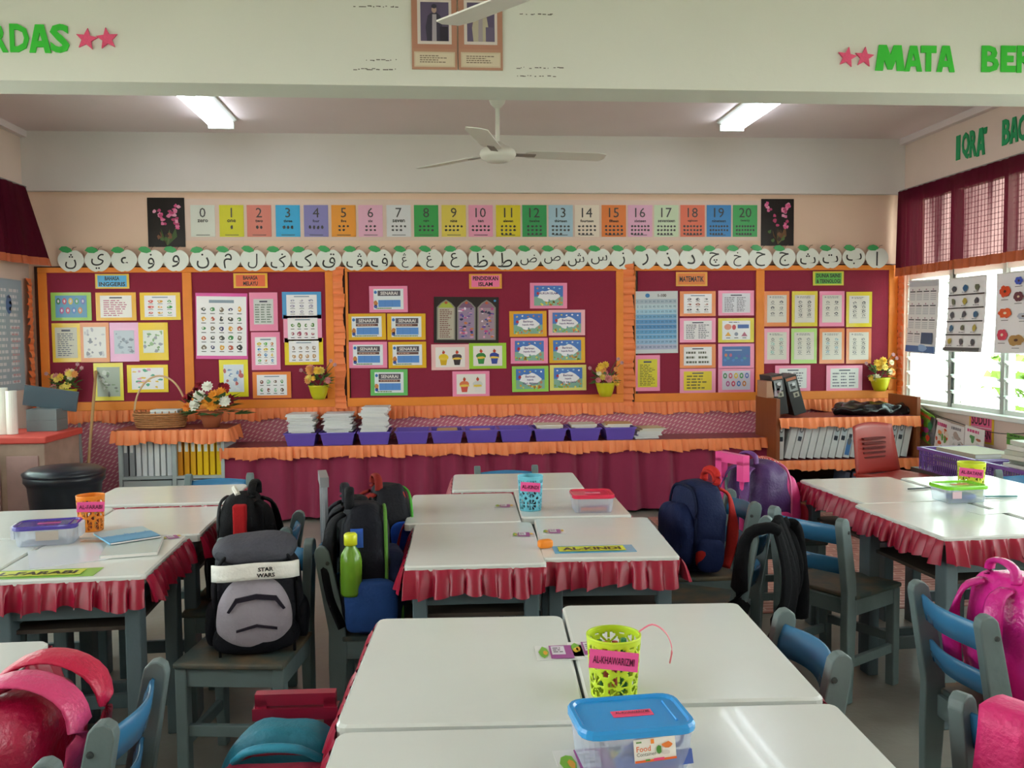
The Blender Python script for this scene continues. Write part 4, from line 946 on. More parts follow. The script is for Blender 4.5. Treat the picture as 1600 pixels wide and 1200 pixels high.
cloth = MB().box(LX0-.03, LX1+.03, LY0-.03, YB-.012, LZ+.001, LZ+.005).build('shelf_cloth', M_oil); tag(cloth, 'maroon cloth with an orange frill on top of the left shelf unit', 'cloth')
mb = MB(); ruffle(mb, [(LX0-.03, LY0-.032, LZ+.005), (LX1+.04, LY0-.032, LZ+.005), (LX1+.04, YB-.03, LZ+.005)], drop=.098, amp=.018, wl=.055, seed=13, flare=.02); mb.build('orange_frill', M_rufo, cloth, smooth=True)
def files(x0, x1, n, cols, lab, group, z=.356, h=.285, y=LY0+.03):
    w = (x1-x0)/n
    for i in range(n):
        c = cols[i % len(cols)] if len(cols) < n else cols[i]
        o = MB().box(-w/2+.006, w/2-.006, 0, .26, 0, h).build('file_binder', mat('binder_'+c, c, .4)); o.location = (x0+w*(i+.5), y+rnd.uniform(0, .008), z)
        tag(o, lab % ORD[i], 'binder', group)
        MB().box(-w/2+.012, w/2-.012, -.0012, 0, h*.62, h*.9).build('spine_label', paint('f0f0f0' if cols[0] != 'f5c400' else 'f0b800', .5), o)
files(on_y(190, 700, 6.7).x, on_y(268, 700, 6.7).x, 8, ['85878e', 'a4a8ae', 'eceef4', 'f2f4f8', 'eff1f6', 'f4f5f8', 'f0f2f6', 'eceef4'], '%s pale file from the left in the low grey shelf', 'pale files in the left shelf')
files(on_y(275, 700, 6.7).x, on_y(346, 700, 6.7).x, 7, ['d98a10', 'e09a10', 'eeb010', 'f5c400', 'f5c400', 'f7c800', 'f7cc00'], '%s yellow file from the left in the low grey shelf', 'yellow files in the left shelf')

# wicker basket with handle, papers in it
c = on_y(251, 650, 6.82); M_wick = mat('wicker', 'b57a4a', .7, .35, 60, .3, 90)
r = empty('wicker_basket', (c.x, 6.82, LZ+.006), 0, 'wicker basket with a tall hoop handle on the left shelf unit', 'basket')
mb = MB()
for j in range(7):
    for s in (0, 1):
        pts = []
        for i in range(49): a = 2*pi*i/48; q = 1+.035*sin(a*12+pi*((j+s) % 2)); pts.append((.17*q*cos(a)*(1+.02*j), .11*q*sin(a)*(1+.02*j), .012+.016*j))
    mb.tube(pts, .0085, 6)
mb.build('woven_side', M_wick, r, smooth=True)
MB().lathe([(.15, .004), (.15, .010)], 24, M=Matrix.Diagonal((1.1, .72, 1, 1))).build('base', M_wick, r)
st = MB()
for i in range(24): a = 2*pi*i/24; st.tube([(.165*cos(a), .107*sin(a), .004), (.19*cos(a), .125*sin(a), .13)], .005, 5)
st.build('stake', M_wick, r); r.children[-1]['kind'] = 'stuff'
MB().tube([(.19*cos(a)*1.0, 0, .10+.29*sin(a)) for a in [pi*i/24 for i in range(25)]], .0075, 7).build('hoop_handle', mat('cane', 'd9b48a', .5), r, smooth=True)
for j in range(5): book('folded_paper', c.x+.03+.004*j, 6.82, LZ+.055+j*.018, .20, .13, .016, ['d8dcd8', 'c8a070', 'e2e6e6', 'cfd4da', 'dfe4e8'][j], rnd.uniform(-.08, .08), 'paper lying in the wicker basket, %s from the bottom' % ORD[j], 'papers in the basket', 'paper')

# flower arrangement in a clay pot
c = on_y(330, 645, 6.80)
r = empty('potted_flowers', (c.x, 6.80, LZ+.006), 0, 'clay pot with white, orange and red artificial flowers on the left shelf unit', 'flowers')
MB().lathe([(.055, 0), (.075, .07), (.085, .10), (.09, .102), (.09, .12), (.08, .12), (.07, .06)], 22).build('pot', mat('terracotta', 'b0603c', .7, .15, 12), r, smooth=True)
leafset(r, (0, 0, .13), 70, .26, '4a6a34', 21, .7, .10)
leafset(r, (.12, -.02, .10), 40, .24, '5a7a44', 22, .05, .05)
rr = random.Random(4)
FB = [('f2f0e4', .05, -.10, .17), ('f2f0e4', .052, -.06, .24), ('f2f0e4', .045, .0, .31), ('f2f0e4', .05, .12, .20), ('f0a030', .05, .03, .17), ('f0a030', .052, .05, .24), ('f0a030', .045, -.01, .20), ('ea8a30', .04, -.15, .16), ('f0a030', .04, .10, .27)]
for cc, rad, x, z in FB: blossom('blossom', r, (x, -.09, z), rad, cc, (x*2, -1, .5), 11)
for i in range(12): a = rr.uniform(0, pi); blossom('blossom', r, (.17*cos(a)*rr.uniform(.6, 1.1), rr.uniform(-.06, .03), .20+.14*sin(a)), rr.uniform(.03, .045), rr.choice(['9a1428', 'b01a30', '7a1020']), (cos(a), -.7, sin(a)), 8)

# ------------------------------------------------------------------ right shelf unit
M_brown = mat('brown laminate', '8a4a26', .45, .2, 5, stretch=(6, 6, .8))
RX0, RX1, RY0 = 2.555, 3.70, 6.50
r = empty('wooden_shelf', ((RX0+RX1)/2, 6.78, 0), 0, 'brown wooden shelf unit in the right corner with magazine files', 'shelf'); T = Matrix.Translation((-(RX0+RX1)/2, -6.78, 0))
MB().box(RX0, RX0+.03, RY0, 6.94, 0, .872, M=T).build('side_panel', M_brown, r, bevel=.002)
MB().box(RX1-.03, RX1, RY0, 6.94, 0, .872, M=T).build('side_panel', M_brown, r, bevel=.002)
for z in (.05, .375, .70): MB().box(RX0+.03, RX1-.03, RY0+.01, 6.93, z, z+.02, M=T).build('shelf_board', M_brown, r)
MB().box(RX0+.03, RX1-.03, 6.925, 6.938, .05, .70, M=T).build('back_panel', paint('4a2c1c', .7), r)
for z, nm in ((.722, 'maroon cloth with an orange frill on the top shelf of the brown unit'), (.397, 'maroon cloth with an orange frill on the middle shelf of the brown unit')):
    cl_ = MB().box(RX0+.032, RX1-.032, RY0-.004, 6.92, z, z+.004).build('shelf_cloth', M_oil); tag(cl_, nm, 'cloth', 'frilled cloths of the brown unit')
    mb = MB(); ruffle(mb, [(RX0+.015, RY0-.012, z+.005), (RX1-.01, RY0-.012, z+.005)], drop=.075, amp=.014, wl=.055, out=OUT, seed=int(z*100), flare=.02); mb.build('orange_frill', M_rufo, cl_, smooth=True)
# leaning magazine files
M_mf = mat('white card file', 'cfd0d0', .5, .06, 12)
n = 18
for i in range(n):
    x = RX0+.045+(RX1-RX0-.16)*i/(n-1); a = radians(2 if i == 0 else 14-4*(i/n))
    mb = MB(); w = .05
    pts = [(0, 0), (0, .27), (.10, .27), (.22, .14), (.22, 0)]; k = len(pts)   # y,z side outline
    vs = [(-w/2, p[0], p[1]) for p in pts]+[(w/2, p[0], p[1]) for p in pts]
    mb.add(vs, [list(range(k))[::-1], list(range(k, 2*k))]+[(j, (j+1) % k, (j+1) % k+k, j+k) for j in range(k)])
    o = mb.build('magazine_file', M_mf, bevel=.0015); o.location = (x, RY0+.03, .405+.025*sin(a)); o.rotation_euler = (0, a, 0)
    tag(o, '%s white magazine file from the left in the brown shelf unit' % ORD[i], 'magazine file', 'white magazine files')
    if i in (0, 2, 7, 8, 10, 11, 12, 15, 16):
        s = Sheet(w*.8, .22, None, 0); s.rect(.05, .45, .95, 1, 'b8c0c6', 1); s.ell(.5, .82, .38, .13, '6a6e74', 2); s.ell(.5, .82, .22, .075, 'd8dadc', 3); s.rect(.15, .40, .85, .56, '2c3440', 2)
        q = s.build('spine_label', o); q.location = (0, 0, .16)
    elif i == 9:
        s = Sheet(w*.8, .22, None, 0); s.rect(.05, 0, .95, .55, '4a78b0', 1); s.ell(.5, .5, .4, .14, '6a6e74', 2); s.rect(.2, .62, .8, .75, '2c3440', 2); q = s.build('spine_label', o); q.location = (0, 0, .13)
# things in the dark bottom compartment
for i in range(9):
    x = 3.12+.055*i; o = MB().box(-.018, .018, 0, .2, 0, .22).build('magazine_file', paint('5a6076', .5)); o.location = (x, RY0+.04, .075); o.rotation_euler = (0, .12, 0)
    tag(o, '%s dark file from the left in the bottom of the brown unit' % ORD[i], 'magazine file', 'dark files in the brown unit')
o = MB().box(0, .42, 0, .3, 0, .13).build('storage_box', paint('3a3034', .6), loc=(2.62, RY0+.05, .072)); tag(o, 'dark box in the bottom of the brown unit, left', 'box')
# two black upright file boxes leaning together and a clear-wrapped box
def boxfile(px, rot, label):
    c = on_y(px, 655, 6.62); o = MB().box(-.05, .05, 0, .24, 0, .31).build('box_file', mat('black card', '17181a', .4), bevel=.003); o.location = (c.x, 6.60, .745); o.rotation_euler = (0, radians(rot), 0); tag(o, label, 'box file', 'black box files')
    s = Sheet(.09, .30, None, 0); s.rect(.05, .90, .95, .97, 'b0603a', 1); s.poly([(.12, .62), (.85, .60), (.9, .86), (.15, .88)], '8f9698', 1); s.poly([(.3, .66), (.72, .68), (.62, .82), (.25, .8)], '2a2c2e', 2); s.ell(.6, .78, .18, .05, 'c8ccd0', 3, 8, .3); s.rect(.35, .44, .85, .57, '9a9888', 1); s.ell(.6, .5, .12, .04, '3a3a34', 2)
    q = s.build('cover_print', o); q.location = (0, 0, .155)
boxfile(1221, -9, 'left black box file leaning on the brown shelf unit'); boxfile(1249, -16, 'right black box file leaning on the brown shelf unit')
c = on_y(1200, 608, 6.6); o = MB().box(-.07, .055, 0, .2, 0, .13).build('carton', mat('tan carton', 'b08468', .4), loc=(RX0+.03-.0, 6.6, .874), bevel=.003); tag(o, 'tan carton left of the black box files on the brown shelf unit', 'box')
s = Sheet(.055, .11, None, 0); s.rect(0, 0, 1, 1, 'a898a4', 0); s.ell(.5, .5, .25, .3, '7a5060', 1, 9, .3); q = s.build('printed_side', o); q.location = (.02, 0, .065)
# black plastic bag lying on the top shelf
mb = MB().sbox(.66, .24, .105, e=2.6, n=16, crumple=.035, seed=3)
o = mb.build('plastic_bag', mat('black plastic film', '141416', .18, 0, 8, .5, 18), smooth=True, loc=(on_y(1372, 640, 6.66).x-.03, 6.68, .712)); tag(o, 'crumpled black plastic bag lying on top of the brown shelf unit', 'bag')
# red plastic chair beyond the right block
def plastic_chair(x, y, rz, label):
    r = empty('plastic_chair', (x, y, 0), rz, label, 'chair'); M = mat('red plastic', 'a8342c', .35)
    mb = MB(); mb.grid(lambda u, v: Vector(((u-.5)*.40*(1-.12*v), -.20-.06*v+.03*(2*u-1)**2, .42+.32*v+.02*(1-(2*u-1)**2)*v)), 12, 10)
    mb.build('backrest', M, r, smooth=True, solid=.012)
    g = MB()
    for i in range(5): g.box(-.10, .10, -.252, -.205, .52+.032*i, .52+.032*i+.012)
    g.build('vent', paint('6a1c18', .6), r)
    MB().grid(lambda u, v: Vector(((u-.5)*.40, -.20+.40*v, .42-.015*sin(pi*u))), 10, 10).build('seat', M, r, smooth=True, solid=.02)
    for sx in (-1, 1):
        for sy in (-1, 1): MB().tube([(sx*.17, sy*.17, .42), (sx*.20, sy*.21, 0)], .018, 8, flat=(1, 1.4)).build('leg', M, r)
    return r
plastic_chair(3.02, 5.55, radians(200), 'red plastic chair in front of the brown shelf unit')
# ------------------------------------------------------------------ school bags (local +y = outer face, -y = strap side)
def fab(c, r=.7): return mat('fabric_'+c+'_%d' % int(r*100), c, r, .15, 25, .3, 90, spec=.5 if r < .55 else .15)
def bag(label, x, y, z, rz, w, d, h, main, pocket, trim, strapc, lean=0, gloss=.7, e=3.6, straps=True, handle=True, side=True, seed=1, piping=True, poc=(.82, .45, .55), name='backpack', taper=.12):
    r = empty(name, (x, y, z), radians(rz), label, 'backpack' if name == 'backpack' else 'bag', None); r.rotation_euler = (radians(lean), 0, radians(rz))
    M = fab(main, gloss); MP = fab(pocket, gloss); MT = fab(trim, gloss); MS = fab(strapc, gloss)
    MB().sbox(w, d*.72, h, e=e, n=16, c=(0, -.02*d, 0), crumple=.012, seed=seed, taper=taper).build('body', M, r, smooth=True)
    b = MB().sbox(w*poc[0], d*.45, h*poc[2], e=3.2, n=12, c=(0, d*.34, h*.03), crumple=.010, seed=seed+3, taper=.1).build('front_pocket', MP, r, smooth=True)
    arch = []
    for i in range(19):
        a = pi*i/18; s_ = lambda v, p: math.copysign(abs(v)**p, v)
        arch.append((w*.43*s_(cos(a), .55), d*.26, h*(.45+.50*s_(sin(a), .6))))
    arch = [(w*.43, d*.25, h*.12)]+arch+[(-w*.43, d*.25, h*.12)]
    if piping:
        MB().tube(arch, .006, 6).build('zip', MT, r, smooth=True)
        pa = [(p[0]*poc[0], d*.47, p[2]*poc[2]+.0) for p in arch]
        MB().tube(pa, .005, 6).build('zip', MT, b, smooth=True)
    if handle: MB().tube([(-.055, -d*.22, h*.97), (-.05, -d*.22, h*1.06), (-.02, -d*.22, h*1.10), (.02, -d*.22, h*1.10), (.05, -d*.22, h*1.06), (.055, -d*.22, h*.97)], .013, 8, flat=(1.2, .6)).build('handle', MS, r, smooth=True)
    if straps:
        for sx in (-1, 1):
            MB().tube([(sx*w*.16, -d*.30, h*.93), (sx*w*.22, -d*.46, h*.86), (sx*w*.28, -d*.52, h*.6), (sx*w*.33, -d*.48, h*.3), (sx*w*.40, -d*.34, h*.08)], .024, 8, flat=(1.0, .3)).build('shoulder_strap', MS, r, smooth=True)
    if side:
        for sx in (-1, 1): MB().sbox(.05, d*.5, h*.38, e=3, n=8, c=(sx*w*.47, 0, h*.04), crumple=.006, seed=seed+sx).build('side_pocket', MP, r, smooth=True)
    return r
# grey and black bag on the chair facing the camera
b1 = bag('grey and black backpack with a white band, on the chair facing the camera', -.585, 2.835, .405, 190, .285, .24, .345, '24252b', '17181e', '18181c', '222226', lean=-5, poc=(.9, .5, .30), seed=2, handle=False, e=3.0)
MB().sbox(.235, .10, .235, e=2.5, n=16, c=(.008, .095, .018), crumple=.005, seed=9, taper=.22).build('front_panel', fab('a59ea8', .6), b1, smooth=True)
def bandp(u, v): return Vector(((u-.5)*.255, .098+.040*(1-(2*u-1)**4)-.012*v, .247+.048*v+.012*(1-(2*u-1)**2)))
MB().grid(bandp, 14, 4).build('white_band', fab('e4e2da', .5), b1, smooth=True, solid=.006)
g = MB()
for t, zz in (('STAR', .288), ('WARS', .271)):
    vs, fs, x0, x1, y0, y1 = text_geo(t, .03); k = .013/(y1-y0)
    g.add([(-(p.x-(x0+x1)/2)*k*1.1-.03, .1435-.012*(zz-.255)/.048, zz+(p.y-(y0+y1)/2)*k) for p in vs], [f[::-1] for f in fs], None, '1a1a1c')
g.build('printed_lettering', print_mat(), b1)
MB().sbox(.25, .17, .085, e=2.6, n=12, c=(0, .0, .27), crumple=.008, seed=5).build('grey_top', fab('4c4d56', .6), b1, smooth=True)
for k_, pts in enumerate(([(-.085, .165), (-.06, .205), (.0, .215), (.06, .205), (.085, .165), (.078, .162), (.055, .192), (.0, .200), (-.055, .192), (-.078, .162)], [(-.06, .105), (.0, .12), (.06, .105), (.06, .099), (.0, .112), (-.06, .099)])):
    MB().prism([(a, b) for a, b in pts], .140, .1475).build('dark_seam', fab('2a2530'), b1)
# black bag with red strip
b2 = bag('black backpack with a red stripe, standing beside the left block', -.74, 3.34, .402, 90, .27, .23, .40, '17181b', '1e2023', '3a3d40', '121214', seed=4, poc=(.75, .4, .5))
MB().box(-.148, -.11, -.045, .0, .04, .378).build('red_stripe', fab('b01f24'), b2, bevel=.006)
MB().tube([(-.05, .0, .40), (-.02, .02, .42), (.03, .03, .41)], .010, 7).build('white_tag', fab('e0ded4'), b2)
# trolley bag frame + blue bag with bottle
b3 = bag('black trolley bag with a silver-grey pull handle, beside the bag with the green bottle', -.30, 3.22, .402, -80, .27, .20, .40, '1a1b20', '15161a', '2a2c30', '3a3b42', seed=6)
g = MB().tube([(-.075, -.12, .05), (-.075, -.12, .46), (-.075, -.12, .47)], .011, 8).tube([(.075, -.12, .05), (.075, -.12, .47)], .011, 8); g.box(-.09, .09, -.135, -.105, .45, .485); g.build('pull_handle', mat('silver plastic', '8e9298', .35, metal=.4), b3)
b4 = bag('black and blue backpack with the green water bottle in its side pocket', -.25, 2.97, .405, -85, .30, .24, .42, '181a22', '1f2a4a', '5a8a3a', '15161a', seed=8, poc=(.85, .45, .6))
q = MB().sbox(.17, .07, .17, e=4.5, n=10, c=(0, 0, 0), crumple=.008, seed=3).build('mesh_pocket', fab('2a4a86', .6), b4, smooth=True); q.location = (.160, .01, .03); q.rotation_euler = (0, 0, pi/2)
q = MB().box(-.02, .02, -.004, .004, -.03, .03).build('blue_patch', fab('2a5ac0', .5), b4); q.location = (.146, -.03, .33); q.rotation_euler = (0, 0, pi/2)
g = empty('water_bottle', (0, 0, 0), 0, 'green plastic water bottle with a yellow-green cap in the black and blue bag', 'bottle')
MB().lathe([(.033, 0), (.035, .01), (.035, .11), (.030, .135), (.016, .155), (.016, .165)], 20).build('bottle_body', mat('green bottle', '8fc93a', .2, trans=.5), g, smooth=True)
MB().lathe([(.021, .160), (.021, .192), (.017, .197), (.004, .198)], 16).build('cap', mat('lime cap', 'd8e02a', .35), g, smooth=True)
c = on_y(549, 905, 2.80); g.location = (c.x, 2.80, .56)
b5 = bag('dark bag with green piping and red patches on the chair behind the green bottle', -.20, 3.50, .402, -75, .28, .24, .39, '23242a', '2c3038', '58b048', '8a2a24', seed=10)
MB().sbox(.2, .06, .12, e=3, n=10, c=(0, .02, .27), crumple=.01, seed=8).build('red_patch', fab('a0342c'), b5, smooth=True)
MB().sbox(.03, .10, .11, e=3, n=8, c=(.15, .02, .16), crumple=.004, seed=8).build('blue_patch', fab('2458c8'), b5, smooth=True)
# navy bag
b6 = bag('navy blue backpack with red straps on a chair right of the far centre block', 1.045, 3.55, .405, 100, .29, .24, .365, '1b2548', '1c2850', '141c38', 'b02a26', seed=12, piping=True, poc=(.88, .5, .72), lean=3)
MB().sbox(.05, .12, .10, e=3, n=8, c=(-.135, .0, .03), crumple=.006, seed=8).build('red_pocket', fab('a8241f'), b6, smooth=True)
MB().tube([(-.055, -.06, .36), (-.05, -.06, .40), (0, -.06, .415), (.05, -.06, .40), (.055, -.06, .36)], .014, 8).build('red_grip', fab('c02c28'), b6, smooth=True)
# pink and purple trolley bag
b7 = bag('purple and pink trolley backpack with a pink pull handle by the right block', 1.50, 4.02, .402, -70, .30, .30, .38, '4a2a66', 'e03a8a', 'f07ab0', '6a3a80', seed=14, gloss=.5, poc=(.86, .5, .8))
g = MB().tube([(-.07, -.16, .02), (-.07, -.16, .38)], .011, 8).tube([(.07, -.16, .02), (.07, -.16, .38)], .011, 8).box(-.10, .10, -.178, -.142, .375, .42).box(-.10, -.055, -.178, -.142, .30, .39).box(.055, .10, -.178, -.142, .30, .39); g.build('pull_handle', mat('pink plastic', 'ee4a96', .3), b7, bevel=0)
MB().sbox(.22, .04, .11, e=3, n=8, c=(0, .20, .06), crumple=.004, seed=8).build('red_pocket', fab('e8344c', .4), b7, smooth=True)
# shiny pink bag at the right
b8 = bag('shiny magenta backpack on the chair at the right edge', 1.50, 2.13, .405, -90, .30, .27, .345, 'e0309a', 'e8389c', 'f0d0e4', 'd42a90', seed=16, gloss=.18, poc=(.9, .5, .85))
# crimson bag lower left
b9 = bag('crimson and pink backpack with padded straps at the lower left', -.80, 1.745, .402, 88, .28, .20, .31, 'a81440', 'c01c4a', '8a1030', 'd02a5a', seed=18, gloss=.35, straps=False, handle=False)
for sx, cc in ((-1, 'd8447a'), (1, 'c81c48')):
    MB().tube([(sx*.05, -.07, .08), (sx*.06, -.12, .20), (sx*.06, -.11, .30), (sx*.06, -.03, .345), (sx*.06, .06, .32), (sx*.07, .13, .20), (sx*.08, .14, .04)], .036, 12, flat=(1.15, .24)).build('shoulder_strap', fab(cc, .35), b9, smooth=True)
# teal trolley on the floor
b10 = bag('teal trolley schoolbag with maroon bands and pull handle, standing between the near blocks', -.318, 1.77, .0, 178, .31, .24, .605, '1b7f98', '15505c', 'a8304c', '1f86a4', seed=20, gloss=.5, poc=(.95, .5, .78), side=False, e=3.2, handle=False)
MB().tube([(-.08, .075, .565), (-.05, .095, .592), (0, .10, .60), (.05, .095, .592), (.08, .075, .565)], .013, 8, flat=(1, .6)).build('top_grip', fab('2a98b8', .5), b10, smooth=True)
g = MB().box(-.085, .085, -.13, -.105, .595, .62).box(-.085, -.06, -.13, -.105, .05, .61).box(.06, .085, -.13, -.105, .05, .61).box(-.09, .09, -.135, -.10, .565, .59); g.build('pull_handle', mat('maroon plastic', '9c1f3c', .3), b10)
for zz, dy in ((.535, .090), (.445, .150)):
    MB().grid(lambda u, v: Vector(((u-.5)*.25, dy+.02*(1-(2*u-1)**2)+.012-.03*v, zz+.03*v+.03*(1-(2*u-1)**4)-.03)), 14, 3).build('band', fab('b0304e', .5), b10, smooth=True, solid=.006)
for sx in (-1, 1):
    z_ = MB().tube([(sx*.02, .125, .50), (sx*.03, .145, .47)], .005, 6).build('zip_pull', mat('brass', 'b09a5a', .35, metal=.8), b10)
    MB().lathe([(.02, -.004), (.02, .004)], 14, M=Matrix.Translation((sx*.034, .160, .45)) @ Matrix.Rotation(pi/2, 4, 'X')).build('zip_tag', paint('2f4a50', .5), z_)
for sx in (-1, 1): MB().lathe([(.03, -.012), (.03, .012)], 14, M=Matrix.Translation((sx*.10, -.10, .03)) @ Matrix.Rotation(pi/2, 4, 'Y')).build('wheel', paint('1c1c1e', .5), b10)

# black jacket over the chair post
r = empty('jacket', (1.135, 2.975, .70), radians(60), 'black jacket hanging over the back of the chair right of the far centre block', 'jacket')
def jk(u, v):
    x = (u-.5)*(.20+.13*v); w = .018*sin(u*17+2*v)+.012*sin(u*31+5*v); z = .02-.46*v-.03*sin(u*5)*v
    y = -.045-.05*sin(pi*min(1, v*1.2))+w*(.3+v)
    return Vector((x, y, z))
J = fab('0f1013', .9)
MB().grid(jk, 30, 18).build('back_panel', J, r, smooth=True, solid=.012)
MB().tube([(-.10, -.06, .01), (-.11, -.02, .02), (-.11, .05, -.03), (-.12, .07, -.25), (-.11, .05, -.40)], [.03, .032, .036, .04, .035], 10, flat=(1, .6)).build('sleeve', J, r, smooth=True)
MB().tube([(.10, -.07, .0), (.13, -.08, -.05), (.16, -.09, -.22), (.17, -.09, -.36)], [.03, .036, .04, .035], 10, flat=(1, .7)).build('sleeve', J, r, smooth=True)
MB().tube([(-.07, -.03, .015), (0, -.045, .035), (.07, -.03, .02)], .016, 8, flat=(1, .7)).build('collar', J, r, smooth=True)
# pink strap over the near right chair and the dark bag that hangs from it
r = empty('hanging_bag', (1.012, 1.480, .635), radians(-62), 'dark bag hung by a wide pink strap over the lower right chair', 'bag')
MB().grid(lambda u, v: Vector(((u-.5)*.085+.01*sin(v*4), (-.034-.05*(.45-v) if v < .45 else (-.034+.075*min(1, (v-.45)/.1) if v < .55 else .041)) - .01*sin(v*9), (.045+.02*sin(pi*min(1, max(0, (v-.35)/.3))) if .45 <= v <= .55 else (.045-.34*(.45-v)/.45 if v < .45 else .045-.34*(v-.55)/.45)))), 6, 40).build('strap', fab('e02a78', .5), r, smooth=True, solid=.008)
MB().sbox(.24, .12, .26, e=3, n=12, c=(.05, .12, -.42), crumple=.01, seed=4).build('body', fab('1c1a22'), r, smooth=True)
# red and white flowered cloth bag
r = empty('cloth_bag', (1.69, 4.47, .0), 0, 'small red and white flowered cloth bag behind the left corner of the right block', 'bag')
M_fl = mat('flowered cloth', 'b8423c', .7)
n = M_fl.node_tree; v_ = n.nodes.new('ShaderNodeTexVoronoi'); v_.inputs['Scale'].default_value = 28; cr_ = n.nodes.new('ShaderNodeValToRGB'); cr_.color_ramp.elements[0].color = (.8, .72, .6, 1); cr_.color_ramp.elements[0].position = .25; cr_.color_ramp.elements[1].color = lin(hx('b8382f')); cr_.color_ramp.elements[1].position = .35
n.links.new(v_.outputs['Distance'], cr_.inputs[0]); n.links.new(cr_.outputs[0], n.nodes['Principled BSDF'].inputs['Base Color'])
MB().sbox(.26, .20, .32, e=2.8, n=12, c=(0, 0, .42), crumple=.03, seed=7, taper=.3).build('body', M_fl, r, smooth=True)
MB().box(-.16, .16, -.15, .15, .385, .42).build('board', paint('6a4a34'), r)
MB().box(-.02, .02, -.02, .02, 0, .385).build('stand', M_frame, r)

# ------------------------------------------------------------------ things on the desks
ZD = .6805
def pierced_cup(px, py, h, rad, col, label, holes=True, tagt=None, seed=0, rz=0, tw=.11):
    c = on_z(px, py, ZD); r = empty('pierced_cup', (c.x, c.y, ZD), rz, label, 'cup'); m = mat('cup_'+col, col, .35)
    NU, NV = 120, 44; mb = MB(); vs = []; fs = []
    for j in range(NV+1):
        for i in range(NU): a = 2*pi*i/NU; q = rad*(.84+.16*j/NV); vs.append((q*cos(a), q*sin(a), h*j/NV))
    def hole(i, j):
        if j < 2 or j > NV-9 and (j > NV-5 or True and j > NV-6): 
            return False
        u = (i+.5)/NU*6; v = (j+.5)/NV*h/(2*pi*rad/6)
        best = False
        for q in (0, .5):
            uu = (u+q) % 1-.5; vv = (v+q*1.0) % 1-.5
            rr = hypot(uu, vv); an = atan2(vv, uu)
            if .13 < rr < .42 and abs(sin(an*4)) > .42+.25*(rr < .2): best = True if q == 0 else best
            if q == .5 and rr < .13: best = True
        return best
    for j in range(NV):
        for i in range(NU):
            if holes and hole(i, j): continue
            k = (i+1) % NU; fs.append((j*NU+i, j*NU+k, (j+1)*NU+k, (j+1)*NU+i))
    mb.add(vs, fs).build('cup_wall', m, r, smooth=True, solid=.0022)
    MB().lathe([(rad*.845, .0), (rad*.845, .003)], 32).build('base', m, r)
    MB().lathe([(rad*1.0-.002, h-.006), (rad*1.025, h-.004), (rad*1.025, h), (rad-.002, h)], 40, cap=False).build('rim', m, r, smooth=True)
    if tagt is not None:
        a = atan2(-c.y, -c.x); t = MB().box(-tw/2, tw/2, -.001, .001, -.018, .018).build('name_tag', paint('f45aa0', .5), r)
        t.location = (cos(a-rz)*(rad*1.04), sin(a-rz)*(rad*1.04), h*.72); t.rotation_euler = (0, radians(4), a-rz+pi/2)
        s = Sheet(tw*.94, .034, None, -.001); s.text(tagt, .5, .5, .42, '5a1030', 1, .015, .9); s.build('printed_name', t)
    return r
cupA = pierced_cup(959, 1083, .118, .052, 'c4e02a', 'lime green pierced cup tagged AL-KHAWARIZMI on the near centre desks', True, 'AL-KHAWARIZMI', tw=.092)
MB().tube([(.05, .0, .12), (.075, -.005, .135), (.10, -.01, .12), (.112, -.012, .09), (.108, -.012, .06)], .003, 6, flat=(1.5, .4)).build('ribbon', paint('e87890', .4), cupA)
cupB = pierced_cup(829, 796, .138, .050, '6fc6dc', 'light blue pierced cup with a pink tag on the far centre block', True, 'AL-KINDI', tw=.078)
cupC = pierced_cup(143, 828, .130, .048, 'ee8a22', 'orange pierced cup with a pink tag on the left block', True, 'AL-FARABI', tw=.09)
cupD = pierced_cup(1517, 771, .135, .055, 'd0dc2a', 'yellow pierced cup with a pink tag on the right block', True, 'AL-BATANI', tw=.092)
for k, (cup, cc) in enumerate(((cupA, ['2f7a4a', 'c84a4a']), (cupB, ['2a2c3a', '3a6a8a']), (cupC, ['8a3a2a', 'e0c070']), (cupD, ['5a6a2a', 'a84a3a']))):
    for i in range(5):
        a = i*1.3; x, y = cup.location.x+.022*cos(a), cup.location.y+.022*sin(a)
        o = MB().tube([(0, 0, .006), (.008*cos(a), .008*sin(a), .085+.008*i)], .006, 6).build('crayon', paint(cc[i % 2], .5), loc=(x, y, ZD)); tag(o, '%s crayon standing inside the %s cup' % ([['green', 'red'], ['black', 'blue'], ['brown', 'cream'], ['olive', 'red']][k][i % 2], ['lime green', 'light blue', 'orange', 'yellow'][k]), 'crayon', 'crayons in the %s cup' % ['lime green', 'light blue', 'orange', 'yellow'][k])
